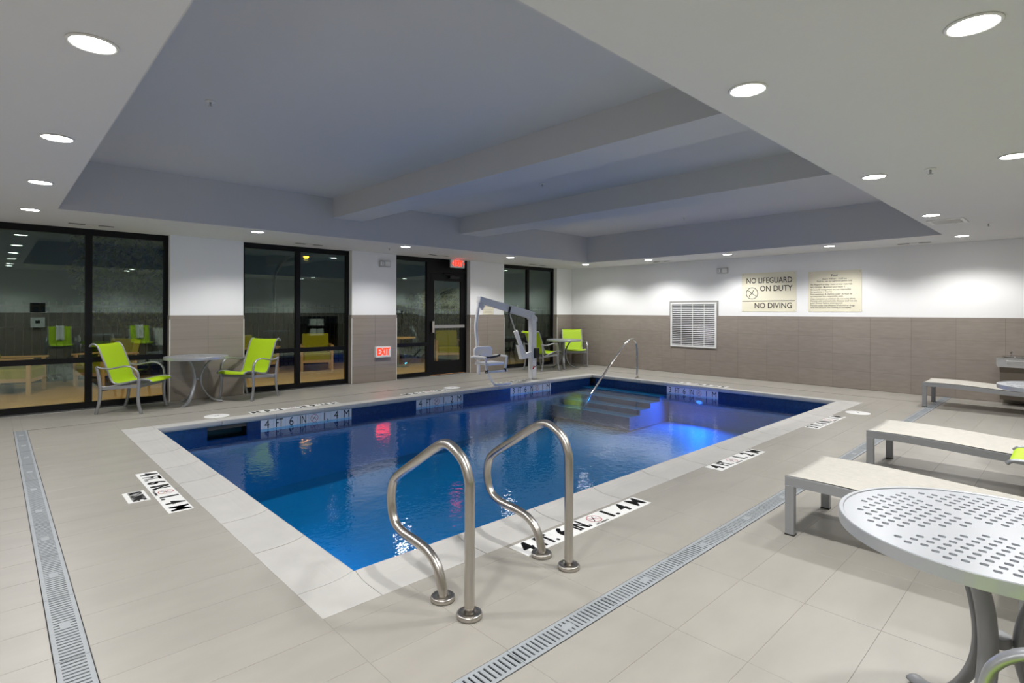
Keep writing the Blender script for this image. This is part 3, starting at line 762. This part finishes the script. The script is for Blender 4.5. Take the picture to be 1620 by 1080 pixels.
for k in (-1, 0, 1): MB().box(-.0345, -.0295, k * hw / 2 - .006, k * hw / 2 + .006, .035, hh - .035).build('divider', M_white, t)

def wall_frame(o, origin, u, nn):
    u = Vector(u); nn = Vector(nn); v = nn.cross(u); M_ = Matrix((u, v, nn)).transposed().to_4x4(); M_.translation = Vector(origin); o.matrix_world = M_
# signs on the right wall (reading direction -y, facing -x)
def rsign(name, label, y0, y1, z0, z1):
    t = thing(name, label, 'sign'); wall_frame(t, (XW - .0005, (y0 + y1) / 2, (z0 + z1) / 2), (0, -1, 0), (-1, 0, 0))
    w, h = abs(y1 - y0), z1 - z0
    MB().box(-w / 2, w / 2, -h / 2, h / 2, 0, .008).build('panel', M_sign, t)
    for sx in (-1, 1):
        for sy in (-1, 1): MB().lathe([(.008, .008), (.006, .010), (.001, .011)], (sx * (w / 2 - .03), sy * (h / 2 - .03), 0), 10).build('screw', M_alu, t)
    return t, w, h
t, w, h = rsign('lifeguard_sign', 'cream wall sign reading NO LIFEGUARD ON DUTY, NO DIVING', 4.803, 3.773, 1.356, 2.125)
def put_text(t, s, x, y, size, al='RIGHT', bold=.008, sx=.92, m_=None): put('lettering', text_mesh(s, size, m_ or M_ink2, bold, al, sx), t, (x, y, .0092))
put_text(t, 'NO LIFEGUARD', w / 2 - .065, .225, .155, sx=.8); put_text(t, 'ON DUTY', w / 2 - .065, .065, .155, sx=.86); put_text(t, 'NO DIVING', w / 2 - .065, -.27, .155, sx=.88)
put('prohibition_ring', ring_mesh(.118, .012, M_ink2, 40), t, (-w / 2 + .205, -.02, .0085)); put('diver', diver_mesh(.105, M_ink2), t, (-w / 2 + .205, -.02, .0083))
MB().box(-w / 2 + .012, w / 2 - .02, -.181, -.169, .008, .0094).build('rule_line', M_ink2, t)
t, w, h = rsign('pool_rules_sign', 'cream wall sign listing the pool rules in small print', 3.56, 2.695, 1.358, 2.1)
lines = [('Pool', 0, .285, .062, 'C'), ('Hours: 9:00 am - 10:00 pm', 0, .225, .04, 'C'), ('Pool for use by registered guests only', 0, .185, .04, 'C'),
         ('No lifeguard on duty. Swim at your own risk.', 1, .125, .04, 'L'), ("NO DIVING. Maximum pool depth 5'", 1, .078, .04, 'L'),
         ('Owners & management are not responsible', 1, .032, .04, 'L'), ('for accidents or injuries.', 1, -.006, .04, 'L'),
         ('Non-swimmers & children under 16 must be', 1, -.052, .04, 'L'), ('accompanied by a responsible adult.', 1, -.09, .04, 'L'),
         ('Glass containers prohibited. Do not swim alone.', 1, -.137, .04, 'L'), ('Persons with communicable diseases shall not use', 1, -.175, .04, 'L'), ('pool. Shower before entering pool.', 1, -.213, .04, 'L'),
         ('Persons under the influence of alcohol or drugs', 1, -.258, .04, 'L'), ('shall not use pool. No running or horseplay.', 1, -.296, .04, 'L')]
for s, k, y, sz, al in lines: put_text(t, s, -w / 2 + .04 if k else 0, y, sz, 'LEFT' if al == 'L' else 'CENTER', .004, .93, M_ink2)

def strobe(label, loc, u, nn):
    t = thing('alarm_strobe', label, 'alarm', (0, 0, 0), 0, 'white alarm boxes'); wall_frame(t, loc, u, nn)
    MB().bbox(-.115, .115, -.062, .062, 0, .045, .008).build('housing', mat('strobe_case', rgb(188, 188, 184), .5), t)
    MB().bbox(-.105, -.045, -.035, .035, .045, .062, .01).build('strobe_lens', M_mark, t)
    MB().box(-.079, -.070, -.03, .03, .062, .064).build('flash_tube', M_dark, t)
    MB().box(.0, .1, -.04, .04, .045, .047).build('horn_plate', M_trim, t)
strobe('white alarm strobe box high on the pier left of the exit door', (5.45, YW - .0005, 2.25), (1, 0, 0), (0, -1, 0))
strobe('white alarm strobe box high on the right wall beside the NO LIFEGUARD sign', (XW - .0005, 5.2, 2.205), (0, -1, 0), (-1, 0, 0))

def exit_sign(name, label, loc, w, h, arrows):
    t = thing(name, label, 'exit sign'); wall_frame(t, loc, (1, 0, 0), (0, -1, 0))
    MB().bbox(-w / 2, w / 2, -h / 2, h / 2, 0, .05, .006).build('housing', M_white, t)
    put('lettering', text_mesh('EXIT', h * .95, M_exit, .03, 'CENTER', .68), t, (0, 0, .0512))
    if arrows:
        for s_ in (-1, 1): MB().prism([(s_ * w * .47, 0), (s_ * w * .385, h * .2), (s_ * w * .385, -h * .2)], 'z', .0505, .052).build('arrow', M_exit, t)
    return t
t = exit_sign('exit_sign', 'red lit EXIT sign with arrows hanging from the ceiling over the door', (7.16, 9.235, 2.355), .36, .175, True)
MB().box(-.05, .05, .0885, .096, .005, .045).build('canopy', M_white, t)
exit_sign('exit_sign', 'low red lit EXIT sign near the floor on the tiled pier', (5.405, YW - TT - .0005, .565), .33, .205, False)
# small notice on the pier behind the lift
t = thing('lift_notice', 'small cream notice on the pier behind the pool lift', 'sign'); wall_frame(t, (8.1, YW - .0005, 1.385), (1, 0, 0), (0, -1, 0))
MB().box(-.16, .16, -.11, .11, 0, .006).build('panel', M_sign, t)
b = MB()
for k in range(7): b.box(-.13 + .01 * (k % 3), .13 - .02 * ((k * 2) % 3), .075 - .024 * k, .079 - .024 * k, .006, .0066)
b.build('print_lines', mat('faint_ink', rgb(150, 144, 128), .6), t)
# drinking fountain
t = thing('drinking_fountain', 'wall mounted stainless drinking fountain at the right wall', 'drinking fountain', (XW - TT - .001, .66, 0))
b = MB()
b.prism([(-.23, .60), (-.215, .565), (.215, .565), (.23, .60), (.23, .70), (-.23, .70)], 'x', -.46, 0)
b.build('apron', M_alu, t)
b = MB(); n = 20
b.lathe([(.19, .012), (.185, .018), (.15, .004), (.05, -.006), (.001, -.008)], (-.24, 0, .70), 28); b.build('basin', M_chrome, t)
MB().box(-.47, 0, -.235, .235, .70, .706).build('rim', M_chrome, t)
MB().sweep(crom([(-.08, .1, .706), (-.085, .1, .75), (-.11, .09, .77), (-.13, .085, .765)], 4), .012, n=8).build('bubbler', M_chrome, t)
MB().bbox(-.466, -.46, -.12, .12, .62, .66, .002).build('push_bar', M_alu, t)
MB().prism([(0, .08), (-.30, .08), (-.34, .14), (-.34, .48), (-.40, .565), (0, .565)], 'y', -.20, .20).build('cabinet', M_fount, t)

# ================================================================== FURNITURE
SLP = crom([(-.405, 0, .865), (-.39, 0, .89), (-.355, 0, .90), (-.315, 0, .875), (-.28, 0, .80), (-.225, 0, .66), (-.175, 0, .52), (-.15, 0, .45), (-.115, 0, .40), (-.05, 0, .385), (.07, 0, .405), (.19, 0, .43), (.28, 0, .436), (.33, 0, .430), (.355, 0, .408)], 4)
LIMB = (.021, .012)
def make_chair(label):
    t = thing('sling_chair', label, 'chair', (0, 0, 0), 0, 'lime sling armchairs')
    b = MB(); W = .235; n = len(SLP); V = []
    for p in SLP:
        for k in range(7):
            u = -1 + 2 * k / 6; V.append((p.x, u * W, p.z - .008 * (1 - u * u)))
    for p in SLP:
        for k in range(7):
            u = -1 + 2 * k / 6; V.append((p.x - .003, u * W, p.z - .008 * (1 - u * u) - .003))
    F = []
    for i in range(n - 1):
        for k in range(6):
            F.append((i * 7 + k, i * 7 + k + 1, (i + 1) * 7 + k + 1, (i + 1) * 7 + k)); o_ = n * 7
            F.append((o_ + i * 7 + k, o_ + (i + 1) * 7 + k, o_ + (i + 1) * 7 + k + 1, o_ + i * 7 + k + 1))
    b.add(V, F, True); b.build('sling', M_lime, t)
    for s_ in (-1, 1):
        MB().sweep([(p.x, s_ * .246, p.z) for p in SLP], .012, .012, (0, 1, 0), 8).build('side_rail', M_frame, t)
        y = s_ * .30
        MB().sweep(crom([(-.285, y, .612), (-.22, y, .592), (-.12, y, .585), (-.02, y, .605), (.08, y, .618), (.16, y, .598), (.215, y, .54), (.232, y, .45)], 5), LIMB[0], LIMB[1], (0, 1, 0), 10).build('armrest', M_frame, t)
        MB().sweep(crom([(.232, y, .45), (.228, y, .36), (.222, y, .25), (.232, y, .12), (.262, y, .001)], 5), .016, .021, (0, 1, 0), 10).build('front_leg', M_frame, t)
        MB().sweep(crom([(-.285, y, .612), (-.262, y, .5), (-.245, y, .36), (-.245, y, .22), (-.265, y, .1), (-.295, y, .001)], 5), .016, .021, (0, 1, 0), 10).build('rear_leg', M_frame, t)
        MB().sweep(crom([(-.245, y, .36), (-.2, s_ * .28, .345), (-.1, s_ * .26, .36), (.03, s_ * .258, .39), (.12, s_ * .26, .415)], 4), .010, .012, (0, 1, 0), 8).build('seat_stretcher', M_frame, t)
    MB().sweep([(.222, -.30, .36), (.222, .30, .36)], .022, .012, (0, 0, 1), rect=True).build('front_apron', M_frame2, t)
    MB().sweep([(-.235, -.30, .31), (-.235, .30, .31)], .016, .010, (0, 0, 1), rect=True).build('rear_bar', M_frame2, t)
    for s_ in (-1, 1): MB().sweep([(-.235, s_ * .285, .33), (.222, s_ * .285, .36)], .020, .009, (0, 0, 1), rect=True).build('side_apron', M_frame2, t)
    return t
CH = [('lime sling armchair in front of the leftmost window', 1.385, 8.83, -39),
      ('lime sling armchair right of the round table, turned toward the camera and left', 2.865, 8.9, 209),
      ('lime sling armchair behind the pool lift mast, facing the far corner table', 9.16, 8.62, -4),
      ('lime sling armchair in the far corner against the right wall', 10.44, 8.75, 229),
      ('lime armchair at the lower right corner, only its arm in view', 1.33, -.07, 90),
      ('lime armchair just right of the near perforated table', 3.14, -.07, 90),
      ('lime armchair between the two near loungers, cut by the picture edge', 4.80, -.02, 90)]
proto = None
for lb, x, y, a in CH:
    o = proto if proto is None else None
    if proto is None: proto = o = make_chair(lb)
    else: o = copy_tree(proto)
    o['label'] = lb; o.location = (x, y, 0); o.rotation_euler = (0, 0, math.radians(a))
# folded towels hung over the two chair backs near the camera
def towel(label, x, y):
    t = MB()
    prof = [(p.x, p.z) for p in SLP if p.z > .5 and p.x < -.1]
    for y0_, y1_ in ((-.09, -.005), (.005, .09)):
        V = []
        for (px, pz) in prof: V += [(px + .024, y0_, pz + .018), (px + .024, y1_, pz + .018), (px + .016, y0_, pz + .010), (px + .016, y1_, pz + .010)]
        F = []
        for i in range(len(prof) - 1):
            a = i * 4
            F += [(a, a + 1, a + 5, a + 4), (a + 2, a + 6, a + 7, a + 3), (a, a + 4, a + 6, a + 2), (a + 1, a + 3, a + 7, a + 5)]
        t.add(V, F)
    o = t.build('towel', M_towel); o.location = (x, y, 0); o.rotation_euler = (0, 0, PI / 2)
    tag(o, label, 'towel', 'towels hung on chair backs')
towel('white folded towel over the back of the lime chair at the lower right corner', 1.33, -.07)
towel('white folded towel over the back of the lime chair right of the near table', 3.14, -.07)

TH, TR = .685, .409
def make_table(label):
    t = thing('bistro_table', label, 'table', (0, 0, 0), 0, 'round perforated metal tables')
    cu_ = bpy.data.curves.new('top', 'CURVE'); cu_.dimensions = '2D'; cu_.fill_mode = 'BOTH'; cu_.extrude = .0034
    def poly(P):
        s = cu_.splines.new('POLY'); s.points.add(len(P) - 1); s.use_cyclic_u = True
        for q, (x, y) in zip(s.points, P): q.co = (x, y, 0, 1)
    R = TR - .014
    poly([(R * math.cos(2 * PI * k / 72), R * math.sin(2 * PI * k / 72)) for k in range(72)])
    p = .040
    for i in range(-14, 15):
        for j in range(-14, 15):
            u, v = (i + .5 * (j % 2)) * p, j * p * .82
            if math.hypot(u, v) > TR - .062 or abs(u) < .024 or abs(v) < .024: continue
            poly([(u + .0122 * math.cos(2 * PI * k / 8) * (1, .86)[k % 2], v + .0112 * math.sin(2 * PI * k / 8) * (1, .86)[k % 2]) for k in range(8)])
    ob = bpy.data.objects.new('top', cu_); COL.objects.link(ob)
    dg = bpy.context.evaluated_depsgraph_get(); dg.update()
    me = bpy.data.meshes.new_from_object(ob.evaluated_get(dg)); bpy.data.objects.remove(ob)
    me.materials.clear(); me.materials.append(M_tabtop)
    put('table_top', me, t, (0, 0, TH - .0075))
    MB().lathe([(TR - .016, TH - .012), (TR - .014, TH - .001), (TR - .0125, TH), (TR - .0025, TH), (TR, TH - .0025), (TR, TH - .038), (TR - .004, TH - .040), (TR - .006, TH - .014), (TR - .016, TH - .0121)], n=120, smooth=False).build('rim', M_tabtop, t)
    path = crom([(.265, 0, TH - .024), (.21, 0, TH - .042), (.14, 0, TH - .11), (.08, 0, TH - .21), (.052, 0, TH - .33), (.068, 0, TH - .44), (.125, 0, TH - .545), (.20, 0, TH - .625), (.285, 0, .022), (.335, 0, .014)], 5)
    leg = MB().sweep(path, .026, .013, (0, 1, 0), 12).mesh('leg', M_frame2)
    for k in range(3): put('leg', leg, t, (0, 0, 0), (0, 0, 2 * PI * k / 3))
    MB().lathe([(.036, TH - .345), (.038, TH - .335), (.038, TH - .325), (.036, TH - .315)], n=18).build('collar', M_frame2, t)
    return t
TB = [('round perforated silver table between the two lime chairs at left', 2.14, 8.86, -12), ('round silver table between the lime chairs in the far corner', 9.84, 8.55, -18),
      ('large near round perforated silver table at the lower right', 2.205, .186, 47), ('round silver table beyond the loungers, cut by the right picture edge', 6.9, .17, 20)]
pt = None
for lb, x, y, a in TB:
    if pt is None: pt = o = make_table(lb)
    else: o = copy_tree(pt)
    o['label'] = lb; o.location = (x, y, 0); o.rotation_euler = (0, 0, math.radians(a))

def make_lounger(label):
    """foot end at y=0, body toward -y, width along x"""
    t = thing('pool_lounger', label, 'lounger', (0, 0, 0), 0, 'white sling pool loungers')
    W, LH = .325, .352
    rail = [(0.0, LH), (-.25, LH - .001), (-.5, LH - .010), (-.8, LH - .028), (-1.1, LH - .04), (-1.45, LH - .03), (-1.8, LH)]
    rp = crom([(0, y, z) for y, z in rail], 4)
    for s_ in (-1, 1):
        MB().sweep([(s_ * W, p.y, p.z - .028) for p in rp], .019, .028, (1, 0, 0), rect=True).build('side_rail', M_frame2, t)
        for y in (-.026, -1.68):
            lg = MB().bbox(s_ * W - .02, s_ * W + .02, y - .026, y + .026, .004, LH - .05, .004).build('leg', M_frame2, t)
            MB().box(s_ * W - .021, s_ * W + .021, y - .027, y + .027, .0005, .008).build('foot_cap', M_blackp, lg)
    MB().sweep([(-W + .019, -.026, LH - .05), (W - .019, -.026, LH - .05)], .016, .012, (0, 1, 0), rect=True).build('foot_bar', M_frame2, t)
    pr = crom([(0, y, z + .004) for y, z in [(.004, LH - .002), (-.25, LH), (-.5, LH - .008), (-.8, LH - .026), (-1.1, LH - .038), (-1.17, LH - .036)]], 4)
    bk = crom([(0, y, z) for y, z in [(-1.18, .32), (-1.28, .40), (-1.42, .56), (-1.56, .72), (-1.66, .83)]], 4)
    for nm, path in (('seat_sling', pr), ('back_sling', bk)):
        b = MB(); K = 9; V = []
        for i, p in enumerate(path):
            for k in range(K):
                u = -1 + 2 * k / (K - 1); V.append((u * (W + .004), p.y, p.z - .013 * (1 - u ** 4)))
        nn_ = len(path)
        V2 = [(v[0], v[1], v[2] - .004) for v in V]; o_ = len(V)
        F = []
        for i in range(nn_ - 1):
            for k in range(K - 1):
                F.append((i * K + k, i * K + k + 1, (i + 1) * K + k + 1, (i + 1) * K + k)); F.append(tuple(o_ + q for q in (i * K + k, (i + 1) * K + k, (i + 1) * K + k + 1, i * K + k + 1)))
        F += [(k, o_ + k, o_ + k + 1, k + 1) for k in range(K - 1)]
        e_ = (nn_ - 1) * K
        F += [(e_ + k, e_ + k + 1, o_ + e_ + k + 1, o_ + e_ + k) for k in range(K - 1)]
        b.add(V + V2, F, True); b.build(nm, M_sling, t)
    for s_ in (-1, 1): MB().sweep([(s_ * (W - .006), p.y - .012, p.z - .016) for p in bk], .016, .012, (1, 0, 0), 8).build('back_rail', M_frame2, t)
    MB().sweep([(-W, -1.5, .58), (-W + .02, -1.66, .33)], .01).sweep([(W, -1.5, .58), (W - .02, -1.66, .33)], .01).build('back_prop', M_frame2, t)
    return t
LG = [('nearest white sling pool lounger, behind the big round table', 3.82, 1.252), ('second white sling pool lounger, middle of the row', 5.665, 1.268), ('farthest white sling pool lounger, by the right wall', 9.99, 1.61)]
lp = None
for lb, x, y in LG:
    if lp is None: lp = o = make_lounger(lb)
    else: o = copy_tree(lp)
    o['label'] = lb; o.location = (x, y, 0)

# ---- things on the rear wall that the windows mirror
t = thing('framed_notice', 'black framed notice on the wall behind the camera', 'sign'); wall_frame(t, (.9, YR + .0005, 1.41), (-1, 0, 0), (0, 1, 0))
MB().box(-.16, .16, -.13, .13, 0, .012).build('frame', M_blackp, t)
t = thing('wall_phone', 'white emergency phone box on the tiled wall behind the camera', 'phone'); wall_frame(t, (.9, YR + TT + .0005, 1.0), (-1, 0, 0), (0, 1, 0))
MB().bbox(-.15, .15, -.14, .14, 0, .09, .01).build('case', M_lift, t); MB().box(-.05, .05, -.02, .06, .09, .092).build('panel', M_ink, t)
sh = thing('towel_shelf', 'black open towel shelf against the rear wall', 'shelf', (8.75, -.66, 0))
MB().box(-.6, -.57, -.25, .25, 0.001, 1.15).box(.57, .6, -.25, .25, 0.001, 1.15).box(-.57, .57, -.25, -.235, .03, 1.15).build('carcass', M_blackp, sh)
for z in (.06, .42, .78, 1.12): MB().box(-.57, .57, -.235, .25, z, z + .03).build('shelf_board', M_blackp, sh)
tm_ = MB().bbox(-.12, .12, -.17, .17, 0, .06, .015).mesh('towel', M_towel)
for ix, xx in enumerate((8.45, 8.72)):
    for iz, zz in enumerate((.451, .811)):
        for k in range(4):
            o = put('towel', tm_, None, (xx, -.62, zz + k * .061)); tag(o, 'folded white towel, %s of the %s stack on the %s board of the black shelf' % (('bottom', 'second', 'third', 'top')[k], ('left', 'right')[ix], ('lower', 'upper')[iz]), 'towel', 'folded towels on the rear shelf')

# ================================================================== OUTSIDE
patio = struct(MB().box(-6, 18, YW + .22, 13.6, -.12, -.02).build('patio_ground', M_patio), 'tan lit patio paving outside the windows', 'ground')
struct(MB().box(-30, 45, 13.6, 60, -.2, -.06).build('planting_ground', M_earth), 'dark ground beyond the patio fence', 'ground')
fence = thing('patio_fence', 'black metal picket fence at the edge of the patio', 'fence', (6, 13.4, -.02))
for z in (.12, 1.42): MB().box(-9, 11, -.02, .02, z, z + .04).build('fence_rail', M_black, fence)
pm = MB().box(-.009, .009, -.009, .009, .05, 1.52).mesh('picket', M_black)
for k in range(170):
    if k % 17: put('picket', pm, fence, (-9 + k * .1176, 0, 0))
pm2 = MB().box(-.03, .03, -.03, .03, 0, 1.6).mesh('fence_post', M_black)
for k in range(0, 171, 17): put('fence_post', pm2, fence, (-9 + k * .1176, 0, 0))
def patio_chair(label, x, y, a):
    t = thing('patio_armchair', label, 'chair', (x, y, -.02), math.radians(a), 'patio armchairs outside')
    for sx in (-1, 1):
        for sy, hh_ in ((-.3, .58), (.3, .56)): MB().box(sx * .32 - .025, sx * .32 + .025, sy - .025, sy + .025, 0, hh_).build('leg', M_wood, t)
        MB().bbox(sx * .32 - .035, sx * .32 + .035, -.36, .36, .56, .59, .006).build('armrest', M_wood, t)
    MB().bbox(-.29, .29, -.30, .33, .26, .42, .03).build('seat_cushion', M_cush, t)
    MB().sweep([(0, -.27, .40), (0, -.33, .62), (0, -.38, .82)], .29, .06, (1, 0, 0), rect=True).build('back_cushion', M_cush, t)
    MB().box(-.295, .295, -.31, .33, .2, .26).build('seat_frame', M_wood, t)
patio_chair('yellow cushioned patio armchair outside the leftmost window', .25, 12.1, 250)
patio_chair('yellow cushioned patio armchair outside, behind the first lime chair', 1.5, 12.3, 120)
patio_chair('yellow cushioned patio armchair outside the left pane of the second window', 4.1, 12.3, 215)
patio_chair('yellow cushioned patio armchair outside the right pane of the second window', 5.4, 12.2, 160)
patio_chair('yellow cushioned patio armchair outside, seen through the exit door', 9.0, 12.0, 150)
t = thing('patio_table', 'round pedestal patio table outside the side light', 'table', (7.2, 11.6, -.02))
MB().lathe([(.42, .70), (.425, .715), (.42, .73), (.001, .731)], n=32).build('top', M_wood, t); MB().lathe([(.03, .70), (.03, .03)], n=12).build('pedestal', M_alu, t); MB().lathe([(.03, .04), (.24, .015), (.25, .0)], n=24).build('foot', M_alu, t)
# exterior wall lamps light the patio
def sconce(x, lb):
    t = thing('wall_sconce', lb, 'wall lamp', (x, YW + .2205, 2.75), 0, 'exterior wall lamps')
    MB().bbox(-.07, .07, 0, .10, -.02, .22, .01).build('body', M_black, t); MB().box(-.055, .055, .012, .09, -.026, -.0205).build('lens', M_warm, t)
    spot('sconce_beam', (0, .06, -.05), 190, (1, .66, .36), math.radians(124), .7, .06, (0, .42, -1), t)
MB_up = struct(MB().box(XN - .2, XW + .2, YW + .0, YW + .22, HC + .02, 3.4).build('trim_2', M_wall), 'exterior wall above the windows', 'wall')
for x, lb in ((-.6, 'exterior wall lamp left of the leftmost window'), (2.4, 'exterior wall lamp above the first pier'), (5.25, 'exterior wall lamp above the second pier'), (8.1, 'exterior wall lamp above the third pier')): sconce(x, lb)
def tree(label, x, y, h, R, n, cz, seed):
    rnd = random.Random(seed)
    t = thing('tree', label, 'tree', (x, y, -.06), 0, 'trees beyond the patio')
    b = MB().sweep(crom([(0, 0, 0), (.05, .02, h * .3), (-.04, .05, h * .6), (.03, 0, h * .95)], 4), [.11 - .07 * i / 12 for i in range(13)], n=8)
    for k in range(7):
        a = rnd.random() * 2 * PI; z = h * (.35 + .08 * k)
        b.sweep([(0, 0, z), (math.cos(a) * R * .35, math.sin(a) * R * .35, z + .3), (math.cos(a) * R * .8, math.sin(a) * R * .8, z + .5)], [.03, .02, .008], n=6)
    b.build('trunk', M_bark, t)
    b = MB()
    for _ in range(n):
        while True:
            p = Vector((rnd.uniform(-1, 1), rnd.uniform(-1, 1), rnd.uniform(-1, 1)))
            if .25 < p.length < 1: break
        c = Vector((p.x * R, p.y * R, cz + p.z * h * .5)); s = rnd.uniform(.05, .12)
        u = Vector((rnd.uniform(-1, 1), rnd.uniform(-1, 1), rnd.uniform(-1, 1))).normalized(); v = u.orthogonal().normalized()
        b.add([c - u * s, c + v * s * .5, c + u * s, c - v * s * .5], [(0, 1, 2, 3)])
    o = MB(); o = b.build('foliage', M_leaf, t); o['kind'] = 'stuff'
tree('leafy tree lit yellow green outside the right pane of the leftmost window', 2.75, 16.5, 3.6, 1.5, 2600, 2.6, 1)
tree('leafy shrub tree outside beyond the fence and the exit door', 11.0, 15.6, 2.2, 1.5, 1800, 1.0, 3)
t = thing('street_lamp', 'street lamp with an orange glow outside the second window', 'street lamp', (9.2, 25.2, -.06))
MB().sweep(crom([(0, 0, 0), (0, 0, 2.6), (.15, 0, 3.3), (.6, 0, 3.85), (1.25, 0, 3.98)], 5), [.07] * 21, n=10).build('pole', M_pole, t)
MB().bbox(1.2, 1.7, -.12, .12, 3.95, 4.05, .02).build('lamp_head', M_pole, t)
MB().lathe([(.12, -.0), (.10, -.06), (.001, -.08)], (1.45, 0, 3.95), 16).build('lens', M_sod, t)
spot('street_beam', (1.45, 0, 3.8), 40, (1, .5, .12), math.radians(150), .5, .1, (-.3, -.4, -1), t)
